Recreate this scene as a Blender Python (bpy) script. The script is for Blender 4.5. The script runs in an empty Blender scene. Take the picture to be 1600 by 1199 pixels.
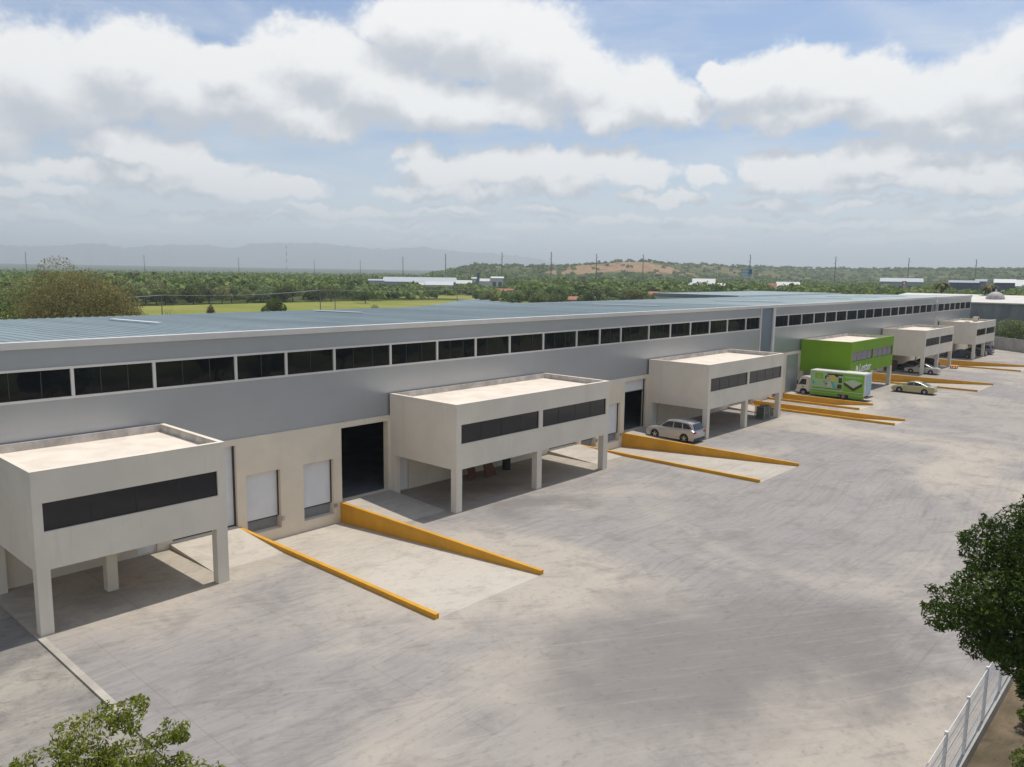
import bpy, math, random
import numpy as np
from mathutils import Vector, Matrix, noise as mnoise
R_ = math.radians
sc = bpy.context.scene
COL = sc.collection
# ------------------------------------------------------------------ camera
CAMP = (-4.4062, -38.2822, 14.0)
F = 1233.78                                   # focal length in pixels of a 1600 px wide picture
cr = Vector((0.67145012, -0.74092917, 0.01336752)); cu = Vector((0.09430484, 0.10332577, 0.99016685)); cf = Vector((0.73502471, 0.66358703, -0.13925131))
cam = bpy.data.cameras.new('camera'); camo = bpy.data.objects.new('camera', cam); COL.objects.link(camo)
m = Matrix.Identity(4)
for i in range(3):
    m[i][0] = cr[i]; m[i][1] = cu[i]; m[i][2] = -cf[i]; m[i][3] = CAMP[i]
camo.matrix_world = m
cam.sensor_fit = 'HORIZONTAL'; cam.sensor_width = 36; cam.lens = F / 1600 * 36
cam.clip_start = 0.2; cam.clip_end = 60000
sc.camera = camo
sc.render.resolution_x = 1024; sc.render.resolution_y = 767
YAW = math.radians(47.924)
def bearing(px): return YAW + math.atan((px - 800) / F)
def pol(px, d):
    a = bearing(px); return (CAMP[0] + d * math.sin(a), CAMP[1] + d * math.cos(a))
def hor(px): return 415.9 + 0.0132 * px
def zof(px, py, d): return 14 + d * (hor(px) - py) / F * math.cos(math.atan((px - 800) / F))
# ------------------------------------------------------------------ light and exposure
SUN_EL = 68; SUNV = Vector((math.cos(R_(SUN_EL)), 0.012, math.sin(R_(SUN_EL)))).normalized()
sun = bpy.data.lights.new('sun', 'SUN'); sun.energy = 3.9; sun.angle = R_(0.53); sun.color = (1, 0.945, 0.86)
suno = bpy.data.objects.new('sun', sun); COL.objects.link(suno)
suno.rotation_euler = (-SUNV).to_track_quat('-Z', 'Y').to_euler()
sc.view_settings.view_transform = 'Standard'; sc.view_settings.look = 'None'
sc.view_settings.exposure = 0.0; sc.view_settings.gamma = 1

class NT:
    def __init__(s, tree): s.t = tree; s.n = tree.nodes; s.l = tree.links
    def new(s, typ, ins=None, **kw):
        n = s.n.new(typ)
        for k, v in kw.items(): setattr(n, k, v)
        for k, v in (ins or {}).items():
            sock = n.inputs[k]
            if isinstance(v, bpy.types.NodeSocket): s.l.new(v, sock)
            else: sock.default_value = v
        return n
    def math(s, op, a, b=0.0, c=0.0, clamp=False):
        return s.new('ShaderNodeMath', {0: a, 1: b, 2: c}, operation=op, use_clamp=clamp).outputs[0]
    def vm(s, op, a, b=(0, 0, 0), c=None):
        ins = {0: a, 1: b}
        if c is not None: ins[2] = c
        n = s.new('ShaderNodeVectorMath', ins, operation=op)
        return n.outputs['Value'] if op in ('LENGTH', 'DOT_PRODUCT') else n.outputs[0]
    def noise(s, vec, scale, detail=4, rough=0.55, dist=0.0, out='Fac'):
        return s.new('ShaderNodeTexNoise', {'Vector': vec, 'Scale': scale, 'Detail': detail, 'Roughness': rough, 'Distortion': dist}).outputs[out]
    def mix(s, f, a, b, bt='MIX'):
        n = s.new('ShaderNodeMix', data_type='RGBA', blend_type=bt)
        for i, v in ((0, f), (6, a), (7, b)):
            if isinstance(v, bpy.types.NodeSocket): s.l.new(v, n.inputs[i])
            else: n.inputs[i].default_value = v if i == 0 else (v[0], v[1], v[2], 1)
        return n.outputs[2]
    def ss(s, v, lo, hi):
        return s.new('ShaderNodeMapRange', {0: v, 1: lo, 2: hi, 3: 0.0, 4: 1.0}, interpolation_type='SMOOTHSTEP').outputs[0]

# ------------------------------------------------------------------ world: Nishita sky with cumulus
world = bpy.data.worlds.new('World'); sc.world = world; world.use_nodes = True
wt = NT(world.node_tree); wt.n.clear()
sky = wt.new('ShaderNodeTexSky', sky_type='NISHITA', sun_disc=False, sun_elevation=R_(SUN_EL), sun_rotation=R_(90), altitude=300, air_density=1.0, dust_density=2.0, ozone_density=1.5)
def px2p(px, py):
    d = cf + cr * ((px - 800) / F) + cu * ((599.5 - py) / F); d.normalize()
    # azimuth measured from the camera's heading
    fx, fy = math.sin(YAW), math.cos(YAW)
    return math.atan2(d.x * fy - d.y * fx, d.x * fx + d.y * fy), math.asin(d.z)
CL = [(60,125,170,66),(200,95,120,52),(270,140,140,50),(-90,150,130,90),(400,150,150,55),(390,110,70,34),(500,100,105,58),(570,140,110,52),(470,185,110,28),
 (650,40,90,58),(735,55,120,72),(830,85,90,72),(890,120,70,56),(720,165,130,38),(640,165,70,36),(800,170,100,34),(1000,150,75,48),(1050,165,80,38),(960,180,80,25),
 (1125,112,30,22),(1180,130,75,40),(1250,125,80,44),(1330,135,85,42),(1390,165,100,42),(1250,180,110,26),(1560,140,95,55),(1640,110,100,70),(1600,185,110,36),(1480,165,80,36),(1500,205,90,22),
 (195,218,55,24),(235,232,60,18),(120,262,55,16),(200,272,90,20),(300,262,80,22),(390,292,90,22),(470,295,50,18),(330,285,80,18),(40,270,55,18),(100,305,60,14),(10,310,30,10),
 (650,245,35,18),(690,270,60,24),(770,262,70,26),(740,300,70,16),(660,300,60,12),(860,258,60,26),(930,258,70,28),(990,275,60,20),(1100,275,36,15),(880,288,80,16),
 (1195,262,42,26),(1250,270,60,24),(1215,290,55,14),(1350,248,50,24),(1400,252,60,28),(1460,262,50,24),(1370,285,90,13),(1560,265,60,18),(1540,290,60,14),
 (540,330,90,9),(700,330,80,8),(860,325,70,9),(1040,310,80,9),(1190,320,60,9),(1340,315,110,9),(300,330,90,8),(1540,325,90,8),(40,335,70,7),
 (150,350,120,8),(430,345,110,7),(620,350,90,6),(800,350,100,7),(980,340,90,8),(1120,350,100,7),(1280,345,110,7),(1450,345,110,8),(250,370,100,5),(700,372,120,5),(1050,372,120,5),(1400,370,140,5),(2100,120,300,80),(2300,260,300,40),(-600,150,300,80),(-800,280,300,35)]
g = bpy.data.node_groups.new('CloudField', 'ShaderNodeTree')
g.interface.new_socket('P', in_out='INPUT', socket_type='NodeSocketVector')
g.interface.new_socket('F', in_out='OUTPUT', socket_type='NodeSocketFloat'); g.interface.new_socket('S', in_out='OUTPUT', socket_type='NodeSocketFloat')
gt = NT(g); gi = gt.new('NodeGroupInput'); go = gt.new('NodeGroupOutput')
P0 = gi.outputs[0]
w1 = gt.noise(P0, 7.0, 2, 0.5, 0, 'Color'); w2 = gt.noise(P0, 24.0, 6, 0.62, 0, 'Color')
Pw = gt.vm('ADD', P0, gt.vm('ADD', gt.vm('MULTIPLY', gt.vm('SUBTRACT', w1, (.5, .5, .5)), (0.07, 0.035, 0)), gt.vm('MULTIPLY', gt.vm('SUBTRACT', w2, (.5, .5, .5)), (0.055, 0.045, 0))))
acc = None
for (x, y, rx, ry) in CL:
    a, e = px2p(x, y); sx = F / rx / 1.02; sy = F / ry / 1.04
    q = gt.vm('LENGTH', gt.vm('MULTIPLY_ADD', Pw, (sx, sy, 0), (-a * sx, -e * sy, 0)))
    acc = q if acc is None else gt.new('ShaderNodeMath', {0: acc, 1: q, 2: 0.14}, operation='SMOOTH_MIN').outputs[0]
fld = gt.math('SUBTRACT', 1.0, acc); gt.l.new(fld, go.inputs[1])
n2 = gt.noise(gt.vm('MULTIPLY', P0, (1, 1.3, 0)), 11, 4, 0.55)
fld = gt.math('ADD', fld, gt.math('MULTIPLY', gt.math('SUBTRACT', n2, .5), 0.7))
n3 = gt.noise(gt.vm('MULTIPLY', P0, (1, 1.5, 0)), 22, 8, 0.60)
fld = gt.math('ADD', fld, gt.math('MULTIPLY', gt.math('SUBTRACT', n3, .5), 0.85))
gt.l.new(fld, go.inputs[0])
tc = wt.new('ShaderNodeTexCoord').outputs['Generated']
dx = wt.vm('DOT_PRODUCT', tc, (math.cos(YAW), -math.sin(YAW), 0)); dy = wt.vm('DOT_PRODUCT', tc, (math.sin(YAW), math.cos(YAW), 0))
dz = wt.new('ShaderNodeSeparateXYZ', {0: tc}).outputs[2]
az = wt.math('ARCTAN2', dx, dy); el = wt.math('ARCSINE', dz)
Pp = wt.new('ShaderNodeCombineXYZ', {0: az, 1: el, 2: 0.0}).outputs[0]
def field(p):
    n = wt.n.new('ShaderNodeGroup'); n.node_tree = g; wt.l.new(p, n.inputs[0]); return n.outputs
F0, S0 = field(Pp); F1, S1 = field(wt.vm('ADD', Pp, (0.010, 0.034, 0)))
gen = wt.noise(tc, 2.6, 6, 0.6)                                   # loose cloud over the rest of the sky
behind = wt.ss(wt.math('ABSOLUTE', az), 0.75, 1.0)
over = wt.ss(el, 0.42, 0.62)
gen_m = wt.math('MULTIPLY', wt.ss(gen, 0.46, 0.60), wt.math('MAXIMUM', behind, over))
alpha = wt.ss(F0, -0.20, 0.28)
sv = wt.math('ADD', wt.math('MULTIPLY', wt.math('SUBTRACT', S0, S1), 0.75), wt.math('MULTIPLY', wt.math('SUBTRACT', F0, F1), 0.42))
sv = wt.math('SUBTRACT', sv, wt.math('MULTIPLY', wt.math('MAXIMUM', wt.math('SUBTRACT', S0, 0.2), 0.0), 0.35))
ccol = wt.mix(wt.ss(sv, -0.62, 0.40), (5.9, 6.2, 6.75), (9.9, 9.9, 9.85))
# thin high veil streaks
st = wt.noise(wt.vm('MULTIPLY', Pp, (1, 4.5, 0)), 5.0, 7, 0.62, 0.6)
ca, ce = px2p(1290, -5); cb, cd = px2p(1570, 90)
sl = math.atan2(cd - ce, cb - ca); nx, ny = -math.sin(sl), math.cos(sl)
dl = wt.math('ABSOLUTE', wt.math('ADD', wt.vm('DOT_PRODUCT', Pp, (nx, ny, 0)), -(nx * ca + ny * ce)))
cir = wt.math('MULTIPLY', wt.math('SUBTRACT', 1.0, wt.ss(dl, 0.0, 0.028)), wt.math('MULTIPLY', wt.ss(az, ca - .02, ca + .1), 0.35))
veil = wt.math('ADD', wt.math('MULTIPLY', wt.ss(st, 0.38, 0.72), 0.36), cir, clamp=True)
skyc = wt.mix(1.0, sky.outputs[0], (0.92, 1.10, 1.30), 'MULTIPLY')
skyc = wt.mix(0.20, skyc, (5.3, 6.2, 7.6))
skyc = wt.mix(veil, skyc, (8.0, 8.3, 8.7))
low = wt.math('SUBTRACT', 1.0, wt.ss(el, 0.0, 0.20))
skyc = wt.mix(wt.math('MULTIPLY', low, 0.85), skyc, (8.6, 9.3, 9.7))
lowf = wt.math('ADD', 0.30, wt.math('MULTIPLY', 0.70, wt.ss(el, 0.0, 0.12)))
outc = wt.mix(wt.math('MULTIPLY', wt.math('MULTIPLY', alpha, wt.math('SUBTRACT', 1.0, gen_m)), lowf), skyc, ccol)
outc = wt.mix(wt.math('MULTIPLY', gen_m, 0.8), outc, (6.6, 6.7, 6.9))
bg = wt.new('ShaderNodeBackground', {'Color': outc, 'Strength': 0.1})
wo = wt.new('ShaderNodeOutputWorld', {'Surface': bg.outputs[0]})
world.cycles.sampling_method = 'MANUAL'; world.cycles.sample_map_resolution = 512

# ------------------------------------------------------------------ materials
def newmat(name):
    mt = bpy.data.materials.new(name); mt.use_nodes = True; t = NT(mt.node_tree); t.n.clear()
    o = t.new('ShaderNodeOutputMaterial'); b = t.new('ShaderNodeBsdfPrincipled'); t.l.new(b.outputs[0], o.inputs[0])
    return mt, t, b
def mat(name, col, rough=0.7, metal=0.0, var=None, bump=None, wear=None, spec=0.5, coat=0, stretch=(1, 1, 1), objrand=0, col2=None):
    mt, t, b = newmat(name); b.inputs['Roughness'].default_value = rough; b.inputs['Metallic'].default_value = metal
    b.inputs['Specular IOR Level'].default_value = spec
    if coat: b.inputs['Coat Weight'].default_value = coat; b.inputs['Coat Roughness'].default_value = 0.06
    c = (col[0], col[1], col[2]); v = t.vm('MULTIPLY', t.new('ShaderNodeTexCoord').outputs['Object'], stretch)
    if var:
        n = t.noise(v, var[0], 6, 0.6, 0.4)
        f = t.ss(n, 0.3, 0.7); c2 = col2 or tuple(x * (1 - var[1]) for x in col)
        c = t.mix(f, col, c2)
        n2 = t.noise(v, var[0] * 9, 3, 0.6)
        c = t.mix(t.math('MULTIPLY', t.ss(n2, .45, .8), .35), c, tuple(x * (1 - var[1] * .8) for x in col))
    if wear:   # wear = (streak amount, chip amount, colour below)
        st_ = t.noise(t.vm('MULTIPLY', v, (2.6, 2.6, .16)), 1.0, 6, .65)
        c = t.mix(t.math('MULTIPLY', t.ss(st_, .52, .75), wear[0]), c, wear[2])
        ch = t.noise(v, 3.5, 8, .75)
        c = t.mix(t.math('MULTIPLY', t.ss(ch, .58, .66), wear[1]), c, wear[2])
    if objrand:
        r = t.new('ShaderNodeObjectInfo').outputs['Random']
        c = t.new('ShaderNodeHueSaturation', {'Hue': t.math('ADD', 0.5 - .05 * objrand, t.math('MULTIPLY', r, .06 * objrand)), 'Value': t.math('ADD', 1 - .35 * objrand, t.math('MULTIPLY', r, .7 * objrand)), 'Color': c}).outputs[0]
    if isinstance(c, tuple): b.inputs['Base Color'].default_value = (*c, 1)
    else: t.l.new(c, b.inputs['Base Color'])
    if bump:
        bn = t.new('ShaderNodeBump', {'Height': t.noise(v, bump[0], 5), 'Strength': bump[1], 'Distance': 0.02})
        t.l.new(bn.outputs[0], b.inputs['Normal'])
    return mt
def leafmat(name, c1, c2, c3, trans=0.25, rand=0.6):
    mt, t, b = newmat(name)
    a = t.new('ShaderNodeAttribute', attribute_name='tint').outputs['Fac']
    c = t.mix(t.ss(a, 0.0, 0.6), c1, c2); c = t.mix(t.ss(a, 0.75, 1.0), c, c3)
    if rand:
        r = t.new('ShaderNodeObjectInfo').outputs['Random']
        c = t.new('ShaderNodeHueSaturation', {'Hue': t.math('ADD', 0.5 - .045 * rand, t.math('MULTIPLY', t.math('FRACT', t.math('MULTIPLY', r, 7.3)), .06 * rand)), 'Saturation': t.math('SUBTRACT', 1.05, t.math('MULTIPLY', r, .35 * rand)), 'Value': t.math('ADD', 1 - .5 * rand, t.math('MULTIPLY', r, .95 * rand)), 'Color': c}).outputs[0]
    t.l.new(c, b.inputs['Base Color']); b.inputs['Roughness'].default_value = 0.7; b.inputs['Specular IOR Level'].default_value = 0.15
    tr = t.new('ShaderNodeBsdfTranslucent', {'Color': c}); mx = t.new('ShaderNodeMixShader', {0: trans, 1: b.outputs[0], 2: tr.outputs[0]})
    out = [n for n in t.n if n.type == 'OUTPUT_MATERIAL'][0]; t.l.new(mx.outputs[0], out.inputs[0])
    return mt
M = {}
M['plaster'] = mat('cream_plaster', (0.74, 0.665, 0.54), 0.85, var=(0.5, 0.10), bump=(6, .15), wear=(.20, .06, (.50, .44, .35)))
M['paint'] = mat('offwhite_paint', (0.735, 0.67, 0.56), 0.8, var=(0.35, 0.10), bump=(5, .12), wear=(.20, .07, (.46, .42, .37)))
M['slab'] = mat('roof_screed', (0.78, 0.69, 0.585), 0.9, var=(0.6, 0.20), bump=(8, .3))
M['parapet'] = mat('raw_parapet_render', (0.58, 0.54, 0.49), 0.9, var=(1.6, 0.35))
M['trim'] = mat('white_metal_trim', (0.66, 0.64, 0.60), 0.5, var=(0.8, .08))
M['clad'] = mat('grey_metal_cladding', (0.44, 0.455, 0.475), 0.33, 0.5, var=(0.25, .05), wear=(.12, .0, (.33, .33, .33)))
M['cladblue'] = mat('blue_grey_cladding', (0.20, 0.235, 0.30), 0.4, 0.5, var=(0.25, .08))
M['roof'] = mat('galvanised_roof', (0.27, 0.335, 0.345), 0.5, 0.35, var=(0.35, .30), stretch=(1, .12, 1))
M['roofcap'] = mat('pale_roof_flashing', (0.62, 0.66, 0.68), 0.5, 0.2, var=(.5, .12))
M['skylight'] = mat('translucent_roof_sheet', (0.60, 0.65, 0.67), 0.4)
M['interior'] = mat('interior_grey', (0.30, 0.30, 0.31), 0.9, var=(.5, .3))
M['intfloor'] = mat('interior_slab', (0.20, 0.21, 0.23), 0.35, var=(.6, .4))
M['shutter'] = mat('white_shutter_steel', (0.74, 0.745, 0.75), 0.45, 0.0, var=(1.5, .06))
M['greyshutter'] = mat('grey_shutter_steel', (0.42, 0.45, 0.46), 0.35, 0.3, var=(.7, .08))
M['yellow'] = mat('yellow_road_paint', (0.66, 0.32, 0.014), 0.65, var=(0.8, 0.18), bump=(6, .3), wear=(.45, .60, (.42, .31, .17)))
M['green'] = mat('lime_green_paint', (0.17, 0.335, 0.002), 0.75, var=(.5, .08))
M['white'] = mat('white_paint', (0.78, 0.78, 0.76), 0.5)
M['black'] = mat('black_rubber', (0.018, 0.018, 0.02), 0.7)
M['dark'] = mat('dark_plastic', (0.03, 0.03, 0.035), 0.5)
M['tyre'] = mat('tyre_rubber', (0.022, 0.022, 0.022), 0.85)
M['rim'] = mat('alloy_rim', (0.55, 0.55, 0.57), 0.3, 0.8)
M['galv'] = mat('galvanised_steel', (0.45, 0.46, 0.47), 0.45, 0.6)
M['lead'] = mat('weathered_pylon_steel', (0.16, 0.165, 0.17), 0.6, 0.2)
M['wood'] = mat('weathered_wood', (0.20, 0.16, 0.12), 0.85, var=(2, .4))
M['rust'] = mat('rusty_brown_board', (0.17, 0.065, 0.035), 0.8, var=(3, .4))
M['orange'] = mat('orange_paint', (0.62, 0.24, 0.02), 0.5)
M['bark'] = mat('tree_bark', (0.105, 0.082, 0.062), 0.9, var=(4, .4), bump=(14, .6))
M['barkgrey'] = mat('grey_bark', (0.19, 0.165, 0.14), 0.9, var=(3, .35))
M['fencew'] = mat('white_fence_paint', (0.72, 0.72, 0.71), 0.5)
M['conc'] = mat('raw_concrete', (0.40, 0.38, 0.345), 0.9, var=(.8, .25), bump=(9, .4))
M['kerbc'] = mat('pale_kerb_concrete', (0.46, 0.42, 0.355), 0.9, var=(.8, .3), bump=(9, .4))
M['greenprint'] = mat('printed_lime_vinyl', (0.17, 0.42, 0.03), 0.35)
M['mint'] = mat('printed_mint_vinyl', (0.30, 0.52, 0.26), 0.35)
M['skin'] = mat('printed_skin_tone', (0.60, 0.40, 0.26), 0.35)
M['printblue'] = mat('printed_turquoise', (0.10, 0.42, 0.45), 0.35)
M['printyellow'] = mat('printed_yellow', (0.52, 0.50, 0.12), 0.35)
M['printdark'] = mat('printed_dark_brown', (0.05, 0.035, 0.025), 0.35)
M['printgrey'] = mat('printed_pale_grey', (0.42, 0.55, 0.42), 0.35)
M['taill'] = mat('red_lamp_lens', (0.45, 0.01, 0.01), 0.2)
M['headl'] = mat('clear_lamp_lens', (0.6, 0.6, 0.6), 0.1)
M['carglass'] = mat('tinted_car_glass', (0.012, 0.016, 0.022), 0.05, spec=0.8)
def glass(name, tint, tr, rough=0.03, wav=0.0, base=(0.01, 0.012, 0.016)):
    mt, t, b = newmat(name); b.inputs['Base Color'].default_value = (*base, 1); b.inputs['Roughness'].default_value = rough
    b.inputs['Specular IOR Level'].default_value = 0.8 if tr else 0.5
    tp = t.new('ShaderNodeBsdfTransparent', {'Color': (*tint, 1)})
    if wav:
        v = t.new('ShaderNodeTexCoord').outputs['Object']
        bn = t.new('ShaderNodeBump', {'Height': t.noise(v, .9, 2), 'Strength': wav, 'Distance': 0.05}); t.l.new(bn.outputs[0], b.inputs['Normal'])
    mx = t.new('ShaderNodeMixShader', {0: tr, 1: b.outputs[0], 2: tp.outputs[0]})
    out = [n for n in t.n if n.type == 'OUTPUT_MATERIAL'][0]; t.l.new(mx.outputs[0], out.inputs[0]); return mt
M['glass'] = glass('dark_window_glass', (0.42, 0.46, 0.46), 0.28, 0.03, 0.10)
M['officeglass'] = glass('charcoal_office_glass', (0.3, 0.3, 0.3), 0.0, 0.07, 0.10, (0.011, 0.011, 0.014))
M['frostglass'] = glass('frosted_blue_grey_glass', (0.3, 0.3, 0.3), 0.0, 0.25, 0.05, (0.13, 0.13, 0.165))
M['leafdark'] = leafmat('dark_leaf', (0.026, 0.048, 0.008), (0.060, 0.098, 0.013), (0.30, 0.38, 0.03), 0.2, 0)
M['leafbright'] = leafmat('olive_yellow_leaf', (0.10, 0.125, 0.022), (0.19, 0.215, 0.028), (0.48, 0.43, 0.05), 0.35, 0)
M['leafmid'] = leafmat('bushy_tree_leaf', (0.085, 0.130, 0.024), (0.175, 0.24, 0.045), (0.33, 0.36, 0.08), 0.28, 1.0)
M['leaflime'] = leafmat('lime_tree_leaf', (0.08, 0.14, 0.015), (0.14, 0.22, 0.02), (0.22, 0.30, 0.03), 0.3, .3)
M['leafbrown'] = leafmat('dry_twig_leaf', (0.15, 0.14, 0.05), (0.26, 0.235, 0.09), (0.38, 0.31, 0.15), 0.3, 0.1)
M['palm'] = leafmat('palm_frond', (0.09, 0.10, 0.03), (0.15, 0.14, 0.05), (0.24, 0.17, 0.08), 0.2, 0.2)

def groundmat(name, A, B, C, spots=(), streak=1.0, joints=False, sc0=1.0, pits=0.0, bumps=.35):
    mt, t, b = newmat(name)
    co = t.new('ShaderNodeTexCoord').outputs['Object']
    n0 = t.noise(co, 0.055 * sc0, 5, 0.55, 1.2)
    wv = t.vm('MULTIPLY', t.vm('SUBTRACT', t.noise(co, 0.03, 2, 0.5, 0, 'Color'), (.5, .5, .5)), (9, 9, 0))
    wc = t.vm('ADD', co, wv)
    s1 = t.noise(t.vm('MULTIPLY', wc, (0.16, 1.1, 1)), 1.3 * sc0, 9, 0.72, 0.3)
    rot = t.new('ShaderNodeVectorRotate', {'Vector': wc, 'Angle': 0.55}).outputs[0]
    s2 = t.noise(t.vm('MULTIPLY', rot, (0.12, 1.5, 1)), 1.5 * sc0, 9, 0.72, 0.2)
    s3 = t.noise(t.vm('MULTIPLY', wc, (0.22, 4.5, 1)), 1.0 * sc0, 6, 0.6, 0.2); s4 = t.noise(t.vm('MULTIPLY', rot, (0.2, 5.5, 1)), 1.0 * sc0, 6, 0.6, 0.2)
    n2 = t.noise(co, 0.45 * sc0, 8, 0.68, 0.6); n3 = t.noise(co, 3.2, 6, 0.7); n4 = t.noise(co, 22, 3, 0.7)
    c = t.mix(t.ss(n0, 0.38, 0.62), A, B)
    d = None
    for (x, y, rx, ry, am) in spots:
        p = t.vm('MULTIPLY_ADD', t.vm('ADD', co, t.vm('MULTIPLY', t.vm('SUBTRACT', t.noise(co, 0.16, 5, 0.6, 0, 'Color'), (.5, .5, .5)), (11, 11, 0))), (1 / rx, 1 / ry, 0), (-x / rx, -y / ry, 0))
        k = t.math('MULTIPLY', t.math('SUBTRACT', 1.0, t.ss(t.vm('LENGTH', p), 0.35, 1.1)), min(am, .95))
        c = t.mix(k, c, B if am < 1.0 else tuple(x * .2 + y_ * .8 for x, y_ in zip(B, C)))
    c = t.mix(t.math('MULTIPLY', t.math('MULTIPLY', t.ss(s1, 0.49, 0.70), t.ss(n0, .3, .65)), 0.46 * streak), c, C)
    c = t.mix(t.math('MULTIPLY', t.ss(s2, 0.52, 0.74), 0.30 * streak), c, tuple(x * 1.12 for x in A))
    c = t.mix(t.math('MULTIPLY', t.math('MULTIPLY', t.ss(s3, 0.50, 0.62), t.ss(n0, .35, .6)), 0.30 * streak), c, C)
    c = t.mix(t.math('MULTIPLY', t.math('MULTIPLY', t.ss(s4, 0.52, 0.64), t.ss(n2, .42, .6)), 0.30 * streak), c, tuple(x * .9 for x in C))
    c = t.mix(t.math('MULTIPLY', t.math('SUBTRACT', 1.0, t.ss(s4, 0.32, 0.46)), 0.16 * streak), c, tuple(x * 1.15 for x in A))
    c = t.mix(t.math('MULTIPLY', t.ss(n2, 0.48, 0.68), 0.42), c, C)
    c = t.mix(t.math('MULTIPLY', t.ss(n3, 0.52, 0.72), 0.34), c, tuple(x * .6 for x in C))
    c = t.mix(t.math('MULTIPLY', t.ss(n4, 0.60, 0.85), 0.35), c, tuple(x * .45 for x in C))
    c = t.mix(t.math('MULTIPLY', t.ss(t.math('SUBTRACT', 1.0, n4), 0.62, 0.85), 0.30), c, tuple(x * 1.5 for x in A))
    if sc0 == 1.0 and not joints and name.startswith('yard'):
        br = t.new('ShaderNodeTexBrick', {'Vector': co, 'Scale': 1.0, 'Mortar Size': 0.022, 'Brick Width': 6.0, 'Row Height': 5.2, 'Color1': (1, 1, 1, 1), 'Color2': (.95, .95, .95, 1), 'Mortar': (.72, .70, .68, 1)}, offset=0.0).outputs[0]
        c = t.mix(t.math('MULTIPLY', t.ss(n0, .4, .6), .5), c, br, 'MULTIPLY')
    if joints:
        br = t.new('ShaderNodeTexBrick', {'Vector': co, 'Scale': 1.0, 'Mortar Size': 0.018, 'Brick Width': 4.2, 'Row Height': 3.6, 'Color1': (1, 1, 1, 1), 'Color2': (.93, .93, .93, 1), 'Mortar': (.70, .68, .66, 1)}, offset=0.0).outputs[0]
        c = t.mix(0.8, c, br, 'MULTIPLY')
    t.l.new(c, b.inputs['Base Color']); b.inputs['Roughness'].default_value = 0.92; b.inputs['Specular IOR Level'].default_value = 0.2
    bn = t.new('ShaderNodeBump', {'Height': t.math('ADD', n3, t.math('MULTIPLY', n4, .6)), 'Strength': bumps, 'Distance': 0.03}); t.l.new(bn.outputs[0], b.inputs['Normal'])
    return mt
BE = (0.415, 0.368, 0.312); GR = (0.290, 0.270, 0.256); DK = (0.185, 0.170, 0.160)
M['yard'] = groundmat('yard_dusty_concrete', BE, GR, DK, [(21, -24.5, 9, 6.5, 1.1), (25.5, -29.3, 6, 3.0, 1.1), (12, -26, 5, 5, .5), (31.5, -9, 5, 2.4, 1.1), (61, -9, 8, 2.6, .6), (44, -22, 11, 5, .55), (85, -20, 16, 7, .55), (120, -12, 18, 5, .7), (9, -16, 5, 2.2, .8), (16, -18.5, 4, 1.5, .6)])
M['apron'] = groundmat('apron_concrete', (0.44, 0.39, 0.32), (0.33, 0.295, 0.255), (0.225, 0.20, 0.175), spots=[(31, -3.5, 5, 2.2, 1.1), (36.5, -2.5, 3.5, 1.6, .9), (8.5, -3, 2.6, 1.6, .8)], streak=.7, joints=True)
M['ramp'] = groundmat('ramp_concrete', (0.50, 0.455, 0.39), (0.43, 0.39, 0.335), (0.29, 0.26, 0.225), streak=.8, joints=False)
M['rough'] = groundmat('rough_broken_ground', (0.36, 0.33, 0.28), (0.22, 0.205, 0.19), (0.13, 0.12, 0.11), sc0=2.6, streak=1.2, bumps=.8)
M['soil'] = groundmat('brown_soil', (0.20, 0.150, 0.10), (0.11, 0.085, 0.055), (0.05, 0.048, 0.025), sc0=4, streak=.4, bumps=.9)

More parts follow.
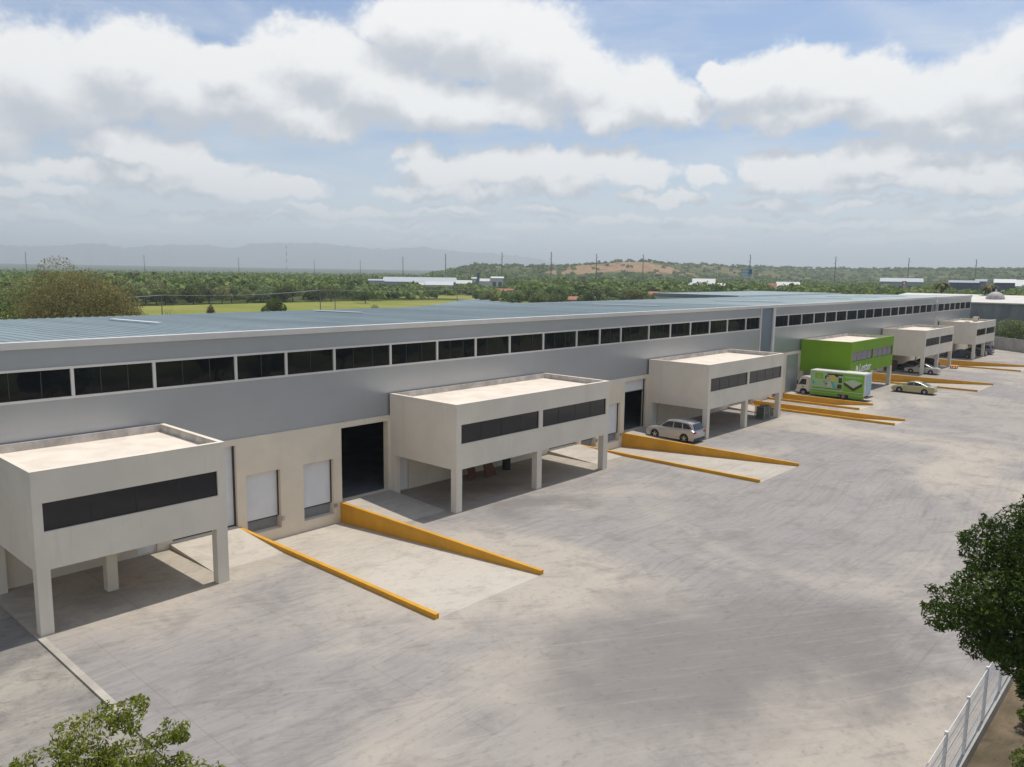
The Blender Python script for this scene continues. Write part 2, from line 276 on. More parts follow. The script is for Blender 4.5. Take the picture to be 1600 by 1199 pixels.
# ------------------------------------------------------------------ object helpers
ORG = {}
def tag(o, label=None, cat=None, group=None, kind=None):
    if label: o['label'] = label
    if cat: o['category'] = cat
    if group: o['group'] = group
    if kind: o['kind'] = kind
    return o
def empty(name, loc=(0, 0, 0), rz=0.0, label=None, cat=None, group=None):
    o = bpy.data.objects.new(name, None); COL.objects.link(o); o.location = loc; o.rotation_euler = (0, 0, rz)
    o.empty_display_size = 0.3
    ORG[o.name] = Vector(loc) if rz == 0 else Vector((0, 0, 0)); return tag(o, label, cat, group)
class MB:
    def __init__(s): s.v = []; s.f = []; s.m = []; s.mi = 0
    def face(s, pts):
        b = len(s.v); s.v += [tuple(p) for p in pts]; s.f.append(tuple(range(b, b + len(pts)))); s.m.append(s.mi); return s
    def box(s, x0, x1, y0, y1, z0, z1):
        b = len(s.v)
        s.v += [(x, y, z) for z in (z0, z1) for y in (y0, y1) for x in (x0, x1)]
        for q in ((0, 2, 3, 1), (4, 5, 7, 6), (0, 1, 5, 4), (2, 6, 7, 3), (0, 4, 6, 2), (1, 3, 7, 5)):
            s.f.append(tuple(b + i for i in q)); s.m.append(s.mi)
        return s
    def hexa(s, p):  # 8 corners: bottom 4 then top 4, same winding
        b = len(s.v); s.v += [tuple(q) for q in p]
        for q in ((3, 2, 1, 0), (4, 5, 6, 7), (0, 1, 5, 4), (1, 2, 6, 5), (2, 3, 7, 6), (3, 0, 4, 7)):
            s.f.append(tuple(b + i for i in q)); s.m.append(s.mi)
        return s
    def tube(s, p0, p1, r0, r1=None, n=8, cap=True):
        r1 = r0 if r1 is None else r1
        p0 = Vector(p0); p1 = Vector(p1); d = (p1 - p0)
        if d.length < 1e-6: return s
        d.normalize(); a = d.orthogonal().normalized(); c = d.cross(a); b = len(s.v)
        for p, r in ((p0, r0), (p1, r1)):
            for i in range(n):
                t = 2 * math.pi * i / n; s.v.append(tuple(p + a * (r * math.cos(t)) + c * (r * math.sin(t))))
        for i in range(n):
            j = (i + 1) % n; s.f.append((b + i, b + j, b + n + j, b + n + i)); s.m.append(s.mi)
        if cap:
            s.f.append(tuple(b + i for i in reversed(range(n)))); s.m.append(s.mi)
            s.f.append(tuple(b + n + i for i in range(n))); s.m.append(s.mi)
        return s
    def loft(s, rings, caps=True):
        b = len(s.v); n = len(rings[0])
        for r in rings: s.v += [tuple(p) for p in r]
        for k in range(len(rings) - 1):
            for i in range(n):
                j = (i + 1) % n; s.f.append((b + k * n + i, b + k * n + j, b + (k + 1) * n + j, b + (k + 1) * n + i)); s.m.append(s.mi)
        if caps:
            s.f.append(tuple(b + i for i in reversed(range(n)))); s.m.append(s.mi)
            s.f.append(tuple(b + (len(rings) - 1) * n + i for i in range(n))); s.m.append(s.mi)
        return s
    def prism_x(s, poly, x0, x1):   # poly of (y, z)
        return s.loft([[(x0, y, z) for y, z in poly], [(x1, y, z) for y, z in poly]])
    def build(s, name, mats, parent=None, smooth=False, bevel=0.0, local=False):
        me = bpy.data.meshes.new(name)
        o = bpy.data.objects.new(name, me); COL.objects.link(o)
        off = Vector((0, 0, 0))
        if parent is not None:
            o.parent = parent; off = ORG.get(parent.name, Vector((0, 0, 0)))
            ORG[o.name] = off
        if local: off = Vector((0, 0, 0))
        me.from_pydata([(x - off.x, y - off.y, z - off.z) for x, y, z in s.v], [], s.f)
        for q in (mats if isinstance(mats, (list, tuple)) else [mats]): me.materials.append(q)
        if len(me.materials) > 1: me.polygons.foreach_set('material_index', s.m)
        if smooth: me.polygons.foreach_set('use_smooth', [True] * len(me.polygons))
        me.update()
        if bevel:
            bv = o.modifiers.new('bevel', 'BEVEL'); bv.width = bevel; bv.segments = 2; bv.limit_method = 'ANGLE'; bv.angle_limit = R_(40)
        return o
def panel(mb, a0, a1, b0, b1, holes, t0, t1, axis):
    """plate over [a0,a1]x[b0,b1] with rectangular holes, from t0 to t1 on the third axis. axis 'y': a=x,b=z ; axis 'z': a=x,b=y"""
    A = sorted({a0, a1, *[min(max(h[i], a0), a1) for h in holes for i in (0, 1)]})
    B = sorted({b0, b1, *[min(max(h[i], b0), b1) for h in holes for i in (2, 3)]})
    def solid(i, j):
        if i < 0 or j < 0 or i >= len(A) - 1 or j >= len(B) - 1: return False
        ca, cb = (A[i] + A[i + 1]) / 2, (B[j] + B[j + 1]) / 2
        return not any(h[0] < ca < h[1] and h[2] < cb < h[3] for h in holes)
    P = (lambda a, b, t: (a, t, b)) if axis == 'y' else (lambda a, b, t: (a, b, t))
    for i in range(len(A) - 1):
        for j in range(len(B) - 1):
            if not solid(i, j): continue
            a, c, b, d = A[i], A[i + 1], B[j], B[j + 1]
            f1 = [P(a, b, t0), P(c, b, t0), P(c, d, t0), P(a, d, t0)]; f2 = [P(a, b, t1), P(a, d, t1), P(c, d, t1), P(c, b, t1)]
            if axis == 'z': f1, f2 = f1[::-1], f2[::-1]
            mb.face(f1); mb.face(f2)
            if not solid(i - 1, j): mb.face([P(a, b, t0), P(a, d, t0), P(a, d, t1), P(a, b, t1)])
            if not solid(i + 1, j): mb.face([P(c, b, t0), P(c, b, t1), P(c, d, t1), P(c, d, t0)])
            if not solid(i, j - 1): mb.face([P(a, b, t0), P(a, b, t1), P(c, b, t1), P(c, b, t0)])
            if not solid(i, j + 1): mb.face([P(a, d, t0), P(c, d, t0), P(c, d, t1), P(a, d, t1)])
    return mb
def copy_tree(o, parent=None):
    c = o.copy(); COL.objects.link(c); c.parent = parent; ORG[c.name] = ORG.get(o.name, Vector((0, 0, 0)))
    for ch in list(o.children): copy_tree(ch, c)
    return c

# ------------------------------------------------------------------ terrain
SKY = [(-400, 418, 900), (660, 431.5, 900), (690, 428, 1250), (725, 418, 1350), (742, 416, 1350), (800, 416.6, 1400), (830, 417.2, 1400), (880, 417.6, 1400), (905, 415, 1400), (940, 412.5, 1400), (965, 410.2, 1400), (1000, 409.6, 1400), (1020, 411.5, 1450), (1060, 414, 1550),
       (1080, 415, 1600), (1140, 417, 1700), (1200, 419, 1800), (1260, 420.2, 1900), (1300, 421, 1900), (1360, 422.5, 1900), (1400, 422, 1800), (1450, 421.5, 1800), (1500, 422, 1700), (1560, 422, 1700), (1600, 423, 1700), (1900, 425, 1700), (3000, 436, 1700)]
def sstep(x, a, b):
    t = np.clip((x - a) / (b - a), 0, 1); return t * t * (3 - 2 * t)
def terrain_h(x, y):
    x = np.asarray(x, float); y = np.asarray(y, float)
    dx, dy = x - CAMP[0], y - CAMP[1]; d = np.hypot(dx, dy); a = np.arctan2(dx, dy) - YAW
    a = (a + np.pi) % (2 * np.pi) - np.pi
    px = 800 + F * np.tan(np.clip(a, -1.25, 1.1))
    S = np.array(SKY); e = (415.9 + 0.0132 * px) - np.interp(px, S[:, 0], S[:, 1]); Rr = np.interp(px, S[:, 0], S[:, 2])
    zt = 14 + Rr * e / F * np.cos(np.clip(a, -1.25, 1.1))
    zt = np.maximum(zt, 0) * (px > 640) * sstep(px, 655, 690)
    wob = np.sin(x * .011 + y * .004) * np.cos(y * .013 - x * .003)
    hill = zt * (0.62 * sstep(d, Rr * .52, Rr) + 0.38 * sstep(d, Rr * .80, Rr)) * (1 - 0.5 * sstep(d, Rr, Rr * 2.2))
    hill = hill * (1 + .06 * wob * (1 - sstep(d, Rr * .9, Rr)) - 0)
    far = sstep(d, 1800, 7500) * (31 - px * .010)  # long low rise to the left horizon
    return np.maximum(hill, far * (px < 2200)) + 0.0
X0, X1, Y0, Y1 = -42.0, 178.0, -33.9, 26.0       # plot covered by the yard and the warehouse
def axis_coords(lo, hi, c0, c1, n1, far, k):
    a = list(np.linspace(lo, hi, n1)); 
    g1 = []; s = (hi - lo) / n1 * 1.0; p = hi
    while p < far: s *= k; p += min(s, 400); g1.append(p)
    g0 = []; s = (hi - lo) / n1; p = lo
    while p > -far * .25: s *= k; p -= min(s, 400); g0.append(p)
    return sorted(set(g0 + a + g1))
xs = axis_coords(X0, X1, 0, 0, 12, 15500, 1.045); ys = axis_coords(Y0, Y1, 0, 0, 6, 15500, 1.045)
nx_, ny_ = len(xs), len(ys)
GX, GY = np.meshgrid(xs, ys); GZ = terrain_h(GX, GY) - 0.16
vv = np.stack([GX.ravel(), GY.ravel(), GZ.ravel()], 1)
ff = []
for j in range(ny_ - 1):
    for i in range(nx_ - 1):
        if xs[i] >= X0 - 1e-6 and xs[i + 1] <= X1 + 1e-6 and ys[j] >= Y0 - 1e-6 and ys[j + 1] <= Y1 + 1e-6: continue
        ff.append((j * nx_ + i, j * nx_ + i + 1, (j + 1) * nx_ + i + 1, (j + 1) * nx_ + i))
me = bpy.data.meshes.new('ground'); me.from_pydata(vv.tolist(), [], ff); me.polygons.foreach_set('use_smooth', [True] * len(me.polygons))
ground = bpy.data.objects.new('ground', me); COL.objects.link(ground); tag(ground, kind='structure')
mt, t, b = newmat('scrub_terrain')
co = t.new('ShaderNodeTexCoord').outputs['Object']
na = t.noise(co, 0.006, 6, 0.6, 0.5); nb = t.noise(co, 0.04, 6, 0.7, 0.3); nc = t.noise(co, 0.0014, 4, 0.6)
c = t.mix(t.ss(na, .38, .62), (0.085, 0.105, 0.035), (0.13, 0.135, 0.055))
c = t.mix(t.ss(nb, .42, .60), c, (0.040, 0.060, 0.018))
c = t.mix(t.math('MULTIPLY', t.ss(nb, .60, .68), .7), c, (0.20, 0.17, 0.11))
sepz = t.new('ShaderNodeSeparateXYZ', {0: co}).outputs[2]
for (px, py, dd, rx, ry, am) in [(960, 430, 1300, 82, 100, 1.0), (900, 436, 1200, 52, 60, .95), (1025, 432, 1310, 60, 80, .95), (985, 430, 1220, 60, 60, .9), (1100, 424, 1500, 60, 30, .35), (1190, 432, 1450, 80, 25, .35), (780, 417, 1330, 30, 24, .4), (1420, 436, 1500, 60, 30, .5)]:
    q = pol(px, dd); rr = t.vm('MULTIPLY', t.vm('SUBTRACT', co, (q[0], q[1], 0)), (1 / rx, 1 / rx, 0))
    w = t.vm('ADD', rr, t.vm('MULTIPLY', t.vm('SUBTRACT', t.noise(co, .02, 5, .65, 0, 'Color'), (.5, .5, .5)), (1.6, 1.6, 0)))
    k = t.math('SUBTRACT', 1.0, t.ss(t.vm('LENGTH', w), .8, 1.15)); k = t.math('MULTIPLY', k, am)
    k = t.math('MULTIPLY', k, t.math('SUBTRACT', 1.0, t.math('MULTIPLY', t.ss(nb, .53, .60), .8)))
    c = t.mix(k, c, t.mix(t.ss(nc, .4, .6), (0.30, 0.195, 0.12), (0.23, 0.16, 0.10)))
farl = t.ss(t.vm('LENGTH', co), 2500, 4200)
c = t.mix(t.math('MULTIPLY', farl, t.ss(nc, .5, .62)), c, (0.035, 0.06, 0.03))
c = t.mix(t.math('MULTIPLY', farl, .7), c, (0.04, 0.065, 0.035))
t.l.new(c, b.inputs['Base Color']); b.inputs['Roughness'].default_value = 1; b.inputs['Specular IOR Level'].default_value = 0
me.materials.append(mt)
# meadow: a pale strip of grass beyond the warehouse
mt, t, b = newmat('meadow_grass'); co = t.new('ShaderNodeTexCoord').outputs['Object']
c = t.mix(t.ss(t.noise(co, .03, 6, .6, .8), .35, .65), (0.185, 0.215, 0.05), (0.26, 0.25, 0.08))
c = t.mix(t.ss(t.noise(co, .25, 6, .7), .52, .75), c, (0.12, 0.16, 0.03)); c = t.mix(t.math('MULTIPLY', t.ss(t.noise(co, 1.1, 3, .7), .58, .8), .6), c, (0.09, 0.10, 0.03))
t.l.new(c, b.inputs['Base Color']); b.inputs['Roughness'].default_value = 1; b.inputs['Specular IOR Level'].default_value = 0; M['meadow'] = mt
def strip(name, near, far, zoff, mtl, kind='structure'):
    mb = MB(); N = pol(near[0][0], near[0][1])
    for a, b_, c_, d_ in zip(near[:-1], near[1:], far[1:], far[:-1]):
        mb.face([(*pol(*a), zoff), (*pol(*b_), zoff), (*pol(*c_), zoff), (*pol(*d_), zoff)])
    return tag(mb.build(name, mtl), kind=kind)
strip('meadow', [(-200, 110), (60, 120), (200, 140), (400, 165), (600, 190), (760, 235), (860, 300)], [(-200, 280), (60, 300), (200, 318), (400, 345), (560, 375), (700, 395), (860, 395)], -0.06, M['meadow'])
strip('far_meadow', [(600, 420), (660, 425), (720, 415), (860, 405)], [(600, 455), (660, 475), (720, 490), (860, 470)], -0.05, M['meadow'])
# mountains far behind
def ridge(name, pts, d, thick, seed, zb=-5):
    random.seed(seed); mb = MB(); P = []
    for k in range(len(pts) - 1):
        (xa, ya), (xb, yb) = pts[k], pts[k + 1]
        n = max(1, int((xb - xa) / 6))
        for i in range(n):
            u = i / n; P.append((xa + (xb - xa) * u, ya + (yb - ya) * u + mnoise.noise(Vector((xa * .07 + u * 5, seed, 0))) * 1.6 - abs(mnoise.noise(Vector(((xa + (xb - xa) * u) * .11, seed, 5)))) * 5 + 1.4))
    P.append(pts[-1])
    rows = []
    for (px, py) in P:
        zt = zof(px, py, d); a = pol(px, d - thick); m_ = pol(px + 2, d - thick * .45); c_ = pol(px, d); e = pol(px, d + thick)
        w = .45 + .2 * mnoise.noise(Vector((px * .05, seed, 3)))
        rows.append([(*a, zb), (*m_, zb + (zt - zb) * w), (*c_, zt), (*e, zb)])
    for r0, r1 in zip(rows[:-1], rows[1:]):
        for i in range(3): mb.face([r0[i], r1[i], r1[i + 1], r0[i + 1]])
    o = mb.build(name, M['mount'], smooth=False); tag(o, kind='structure'); return o
M['mount'] = mat('mountain_scrub', (0.09, 0.105, 0.07), 1.0, var=(.002, .4), spec=0)
ridge('mountains', [(-260, 392), (-120, 384), (0, 385), (60, 385.5), (100, 384.5), (150, 381.5), (175, 384), (200, 389), (240, 385), (275, 384), (330, 384), (365, 389), (395, 381.5), (440, 381), (500, 380.5), (530, 384), (575, 389), (600, 390), (640, 387.5), (660, 387.5), (700, 392), (780, 398), (840, 405), (890, 416), (930, 425)], 11500, 1700, 3)

# ------------------------------------------------------------------ yard
PITS = [(16.35, 22.8, -15.7), (46.1, 52.5, -15.7), (75.4, 78.4, -15.7), (82.0, 86.1, -10.2), (107.3, 115.8, -16.0), (137.0, 145.6, -15.6)]
holes = [(a, b_, c_, 0.0) for a, b_, c_ in PITS]
yard = panel(MB(), 4.605, 178.0, -33.8, 0.0, [(4.605, 60, -6.2, 0), (4.605, 4.85, -13.4, -6.2)] + holes, -1.3, 0.0, 'z').build('yard', M['yard']); tag(yard, kind='structure')
# light concrete apron in front of the docks (a hair above the yard's hollow)
tag(panel(MB(), 4.605, 60.0, -6.2, 0.0, holes, -0.3, 0.001, 'z').build('apron', M['apron']), kind='structure')
tag(MB().box(-42, 4.6, -34.2, 0.0, -1.3, -0.06).build('rough_ground', M['rough']), kind='structure')
for (a, b_, y) in PITS:
    mb = MB(); L = y
    mb.hexa([(a, L, -1.3), (b_, L, -1.3), (b_, 0, -1.3), (a, 0, -1.3), (a, L, -0.004), (b_, L, -0.004), (b_, 0, -1.0), (a, 0, -1.0)])
    tag(mb.build('ramp_floor', M['ramp']), kind='structure')
tag(MB().box(4.605, 4.85, -13.4, -6.205, -0.6, 0.015).build('edge_kerb', M['kerbc']), 'long low concrete kerb at the left edge of the yard', 'kerb')
# sloping driveway slabs in front of the roller doors
for x, x_, yy in ((12.45, 16.35-.2, -4.6), (42.3, 45.9, -4.6), (72.1, 75.2, -4.6), (23.0, 26.6, -5.2), (52.7, 56.35, -5.2), (86.3, 90.55, -5.2)):
    MBs = MB(); MBs.prism_x([(yy, 0.004), (0, 0.004), (0, 0.25)], x, x_); tag(MBs.build('driveway_slab', M['ramp']), kind='structure')
# pale concrete strips between ramp ends and the yard
mb = MB()
for (x0, x1, y1) in ((16.1, 23.2, -17.0), (45.8, 53.0, -17.2)):
    pass
tag(MB().box(-42, 420, -60, -33.94, -1.4, -0.08).build('soil_verge', M['soil']), kind='structure')

# ------------------------------------------------------------------ warehouse
WX0, WXM, WX1 = -16.0, 82.75, 174.7
BAY = [(12.62, 16.2), (22.94, 26.46), (42.4, 46.0), (52.7, 56.1), (72.3, 75.3), (86.5, 90.2), (103.0, 106.6) , (116.6, 120.2), (146.4, 150.0)]
BAY = [b for b in BAY if b[0] != 103.0]
DOCK = [(16.74, 18.82), (20.3, 22.36), (46.55, 48.6), (50.05, 52.1), (76.0, 78.0), (83.0, 85.0), (108.2, 110.3), (112.3, 114.4), (138.2, 140.3), (142.3, 144.4)]
M1 = [0.9, 4.7, 8.5, 12.18, 16.45, 19.45, 22.64, 26.82, 30.74, 34.34, 37.84, 41.64, 45.78, 48.92, 51.98, 56.38, 60.08, 63.78, 67.59, 71.36, 75.6, 79.05]
M1 = [-14.2, -10.4, -6.6, -2.9] + M1
M2 = [82.95, 86.66, 90.54, 94.4, 98.16, 101.93, 105.77, 109.8, 113.2, 116.7, 120.6, 124.5, 128.3, 132.13, 135.9, 139.9, 143.6, 147.1, 150.8, 154.9, 158.85, 162.52, 166.4, 170.3, 174.6]
ZW, ZSB, ZST, ZR = 5.05, 8.2, 9.45, 10.44
def warehouse(name, x0, x1, mull, bays, docks, label, seam, open_ids):
    W = empty(name, ((x0 + x1) / 2, 0, 0), label=label, cat='warehouse')
    hl = [(a, b_, 0.25, 4.72) for a, b_ in bays] + [(a, b_, -0.38, 2.97) for a, b_ in docks]
    doors = [x for x in (10.9, 27.2, 57.3, 91.2, 121.6, 152.3) if x0 < x < x1]
    hl += [(x, x + .95, 0.03, 2.25) for x in doors]
    panel(MB(), x0, x1, -1.25, ZW, hl, 0.0, 0.45, 'y').build('base_wall', M['plaster'], W)
    # cladding rows with thin open joints
    mb = MB(); rows = [(ZW, 5.925), (5.931, 6.845), (6.851, ZSB - .11)]
    xe = 79.2 if seam else x1
    for k, (a, b_) in enumerate(rows): mb.box(x0, xe, 0.12, 0.32, a, b_)
    mb.box(x0, xe, 0.128, 0.30, ZW, ZSB - .12); mb.box(x0, xe, 0.12, 0.32, ZST + .11, ZR)
    mb.build('metal_cladding', M['clad'], W)
    MB().box(x0, xe, 0.085, 0.34, ZSB - .11, ZSB).build('window_sill', M['trim'], W); MB().box(x0, xe, 0.085, 0.34, ZST, ZST + .11).build('window_head', M['trim'], W)
    MB().box(x0, x1, -0.02, 0.40, ZR, ZR + .30).build('parapet_cap', M['trim'], W)
    if seam:
        MB().box(79.2, x1 - .0, 0.20, 0.36, ZW, ZR).build('recessed_panel', M['cladblue'], W)
        for pa, pb in ((79.08, 79.26), (82.35, 82.85)): MB().box(pa, pb, 0.03, 0.345, ZW, ZR).build('pilaster', M['trim'], W)
    for a, b_ in zip(mull[:-1], mull[1:]):
        mb = MB(); mb.box(b_ - .07, b_ + .07, 0.10, 0.30, ZSB, ZST)
        fr = mb.build('window', M['trim'], W)
        g_ = MB().box(a + .07, b_ - .07, 0.19, 0.205, ZSB, ZST).build('pane', M['glass'], fr)
        n = 3 if b_ - a > 3.4 else 2
        for k in range(1, n): x = a + (b_ - a) * k / n; MB().box(x - .018, x + .018, 0.165, 0.185, ZSB, ZST).build('mullion', M['dark'], fr)
    ya, yb = 0.46, 26.0
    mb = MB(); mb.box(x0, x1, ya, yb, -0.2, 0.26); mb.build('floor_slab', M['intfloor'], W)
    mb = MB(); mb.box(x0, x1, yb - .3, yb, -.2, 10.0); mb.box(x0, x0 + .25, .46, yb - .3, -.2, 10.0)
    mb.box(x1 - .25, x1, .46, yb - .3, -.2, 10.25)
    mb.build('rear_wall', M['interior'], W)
    x = 4.4
    while x < x1:
        if x > x0 + 1: MB().box(x - .2, x + .2, .55, .93, .27, 9.9).build('steel_column', M['trim'], W)
        x += 14.78
    # ribbed roof, ribs running front to back, gently humped near the middle
    mb = MB()
    def rz(x, y): return 10.62 - 0.42 * (y / 26.0) + 0.62 * math.exp(-((x - 59.5) / 5.0) ** 2) * max(0, (y - 12) / 14) ** 1.3
    x = x0; k = 0; step = 0.61 if x0 < 50 else 0.9
    ysn = [0.40, 6, 12, 16, 20, 23, 26.1]
    while x < x1 - .01:
        xb = min(x + step, x1); rings = []
        for (u, h) in ((0, 0), (.09, .04), (.17, .04), (.26, 0), (1, 0)):
            xx = x + (xb - x) * u; rings.append([(xx, y, rz(xx, y) + h) for y in ysn])
        for r0, r1 in zip(rings[:-1], rings[1:]):
            for i in range(len(ysn) - 1): mb.face([r0[i], r1[i], r1[i + 1], r0[i + 1]])
        x = xb
    rf = mb.build('roof', M['roof'], W)
    mb = MB(); xs_ = np.linspace(x0, x1, 60)
    for a, b_ in zip(xs_[:-1], xs_[1:]): mb.box(a, b_, 25.9, 26.2, 9.9, rz((a + b_) / 2, 26) - .02 + (.10 if a > 56 else -.02) + (.12 if a > 126 else 0))
    mb.build('rear_flashing', M['roofcap'], rf)
    for (xa, ya_, l, w_) in [(17.6, 12.0, 7.5, .4), (36.8, 16.5, 7.0, .4), (70.5, 8, 9, .5), (98, 6, 10, .6), (110, 9, 9, .6), (124, 6, 12, .6), (140, 7, 9, .6), (152, 6, 9, .6)]:
        if x0 < xa < x1:
            MB().hexa([(xa, ya_, rz(xa, ya_) + .08), (xa + w_, ya_, rz(xa, ya_) + .08), (xa + w_, ya_ + l, rz(xa, ya_ + l) + .08), (xa, ya_ + l, rz(xa, ya_ + l) + .08),
                       (xa, ya_, rz(xa, ya_) + .13), (xa + w_, ya_, rz(xa, ya_) + .13), (xa + w_, ya_ + l, rz(xa, ya_ + l) + .13), (xa, ya_ + l, rz(xa, ya_ + l) + .13)]).build('skylight', M['skylight'], rf)
    # doors
    def slats(mb, a, b_, z0, z1, y):
        z = z0
        while z < z1 - .005:
            e = min(z + .095, z1); mb.hexa([(a, y - .028, z), (b_, y - .028, z), (b_, y + .03, z), (a, y + .03, z), (a, y, e), (b_, y, e), (b_, y + .03, e), (a, y + .03, e)]); z = e
    for i, (a, b_) in enumerate(bays):
        if a == 86.5:
            mb = MB().box(a, b_, .10, .16, .25, 4.72); mb.build('roller_door', M['greyshutter'], W); continue
        z0 = {22.94: None, 52.7: 3.72}.get(a, .33)
        if z0 is None: continue
        mb = MB(); slats(mb, a, b_, z0, 4.72, .34); d = mb.build('roller_door', M['shutter'], W)
        MB().box(a, b_, .30, .37, z0 - .06, z0 - .002).build('bottom_rail', M['dark'], d)
        MB().box(b_ - .07, b_ - .005, .20, .30, .27, 4.70).build('guide_rail', M['dark'], d)
    for (a, b_) in docks:
        mb = MB(); slats(mb, a, b_, .30, 2.97, .36); d = mb.build('dock_door', M['shutter'], W)
        MB().box(a, b_, .32, .39, .24, .298).box(b_ - .05, b_ - .004, .24, .32, .30, 2.96).build('bottom_rail', M['dark'], d)
        MB().box(a, b_, .455, .50, -.6, .24).build('dock_pit_back', M['interior'], d)
        MB().box(b_ - .02, b_ + .16, -.10, -.003, .02, .22).build('bumper', M['galv'], d)
    for x in doors:
        d = MB().box(x, x + .95, .14, .19, .03, 2.25).build('entry_door', M['white'], W)
        MB().box(x + .10, x + .16, .06, .138, .95, 1.15).build('handle', M['dark'], d)
    return W
WA = warehouse('warehouse', WX0, WXM, M1, [b for b in BAY if b[0] < 80], [b for b in DOCK if b[0] < 80],
               'long nearer grey metal clad warehouse block with dark clerestory windows and ribbed roof', True, ())
WB = warehouse('warehouse', WXM + .004, WX1, M2, [b for b in BAY if b[0] > 80], [b for b in DOCK if b[0] > 80],
               'farther grey metal clad warehouse block behind the green office annex', False, ())
# second roof beyond the ridge of the far block
o = empty('rear_shed', (150, 30, 0), label='low pale roofed shed behind the far end of the warehouse', cat='building')
MB().box(128, 174, 26.4, 44, -.2, 9.9).build('wall', M['roofcap'], o); MB().box(127.5, 174.5, 26.35, 44.5, 9.95, 10.45).build('roof', M['roof'], o)

# ------------------------------------------------------------------ office annexes
ANN = [('raised off-white office annex nearest the camera, with a single long dark window', 4.76, 12.45, 'paint', 1),
       ('second off-white office annex, with brown boards lying beneath it', 26.63, 41.75, 'paint', 2),
       ('off-white office annex with the silver estate car parked beside its corner column', 56.4, 71.55, 'paint', 2),
       ('lime green office annex bearing a white name and logo', 90.6, 106.15, 'green', 2),
       ('off-white office annex with a lattice mast on its roof', 120.9, 136.55, 'paint', 2),
       ('farthest off-white office annex with an air conditioner on its roof', 151.9, 166.85, 'paint', 2)]
ZB, ZT, YF = 2.55, 6.4, -6.0
for idx, (lab, a, b_, mk, nw) in enumerate(ANN):
    A = empty('office_annex', ((a + b_) / 2, -3, 0), label=lab, cat='office annex', group='raised office annexes along the warehouse')
    mp = M[mk]
    if nw == 1: wn = [(a + .35, b_ - .38, 4.05, 5.17)]
    else: wn = [(a + .4, (a + b_) / 2 - .17, 4.06, 5.2), ((a + b_) / 2 + .2, b_ - .33, 4.06, 5.2)]
    mb = panel(MB(), a, b_, ZB, ZT, wn, YF, YF + .2, 'y')
    mb.box(a, a + .18, YF + .2, -.003, ZB, ZT); mb.box(b_ - .18, b_, YF + .2, -.003, ZB, ZT)
    mb.box(a + .18, b_ - .18, YF + .2, -.003, ZB, ZB + .2)
    mb.build('walls', mp, A)
    MB().box(a + .183, b_ - .183, YF + .203, -.16, 5.7, 6.06).build('roof', M['slab'], A)
    MB().box(a + .181, b_ - .181, -.157, -.004, 5.7, ZT + .02).box(a+.181, a+.20, YF+.21, -.16, 6.06, ZT-.012).box(b_-.20, b_-.181, YF+.21, -.16, 6.06, ZT-.012).build('parapet', M['parapet'], A)
    MB().box(a - .015, b_ + .015, YF - .015, YF + .21, ZT, ZT + .03).box(a - .015, a + .2, YF + .213, -.003, ZT, ZT + .03).box(b_ - .2, b_ + .015, YF + .213, -.003, ZT, ZT + .03).build('coping', M['paint'] if mk == 'paint' else M['green'], A)
    gm = 'frostglass' if mk == 'green' else 'officeglass'
    for (p, q, z0, z1) in wn:
        w = MB().box(p, q, YF + .10, YF + .125, z0, z1).build('window', M[gm], A)
        mb = MB(); n = 4
        for k in range(1, n): x = p + (q - p) * k / n; mb.box(x - .009, x + .009, YF + .085, YF + .098, z0, z1)
        mb.box(p, q, YF + .08, YF + .098, z0, z0 + .03).box(q - .04, q - .001, YF + .08, YF + .0981, z0 + .03, z1)
        mb.build('frame', M['dark'], w)
    cm = M['paint']
    cols = [(a, a + .48), (b_ - .52, b_)] + ([((a + b_) / 2 - .3, (a + b_) / 2 + .18)] if nw == 2 else [])
    for (p, q) in cols: MB().box(p + .002, q - .002, YF + .002, YF + .45, -.15 if a < 5 else 0, ZB).build('column', cm, A)
    if nw == 1: MB().box(8.2, 8.65, -3.4, -2.95, 0, ZB).build('column', M['plaster'], A)
    MB().box(a + .002, a + .45, -.42, -.004, 0, ZB).build('column', cm, A)
# name and logo on the green annex
L = empty('shop_sign', (92.4, YF - .03, 2.3), label='white lettered company name with leaf logo on green wall', cat='sign')
def text_mesh(body, size, shear, name, mtl, parent, loc, width=None, ext=.02, bold=.03):
    cu_ = bpy.data.curves.new(name, 'FONT'); cu_.body = body; cu_.size = size; cu_.shear = shear; cu_.extrude = ext; cu_.offset = bold * .3
    to = bpy.data.objects.new(name, cu_); COL.objects.link(to)
    dg = bpy.context.evaluated_depsgraph_get(); me_ = bpy.data.meshes.new_from_object(to.evaluated_get(dg)); me_.name = name
    bpy.data.objects.remove(to)
    vs = np.array([v_.co for v_ in me_.vertices]); w0 = vs[:, 0].max() - vs[:, 0].min(); k = (width / w0) if width else 1
    for v_ in me_.vertices:
        x, y, z = v_.co; v_.co = (x * k, -z, y)      # stand it up facing -Y
    me_.materials.clear(); me_.materials.append(mtl)
    o_ = bpy.data.objects.new(name, me_); COL.objects.link(o_); o_.parent = parent; o_.location = loc; return o_
text_mesh('Lester', 1.30, .15, 'lettering', M['white'], L, (.98, -.025, .46), width=4.2)
mb = MB(); n = 28
mb.mi = 0; ring = lambda cx, cz, rx, rz_, y: [(cx + rx * math.cos(2 * math.pi * i / n), y, cz + rz_ * math.sin(2 * math.pi * i / n)) for i in range(n)]
mb.loft([ring(92.78, 2.93, .40, .62, YF - .06), ring(92.78, 2.93, .40, .62, YF - .004)])
mb.build('logo', M['white'], L)
MB().loft([[(92.70 + .10 * math.cos(u), YF - .075, 2.78 + .34 * math.sin(u)) for u in np.linspace(0, 2 * math.pi, 15)[:-1]], [(92.70 + .10 * math.cos(u), YF - .061, 2.78 + .34 * math.sin(u)) for u in np.linspace(0, 2 * math.pi, 15)[:-1]]]).build('logo_leaf', M['green'], L)

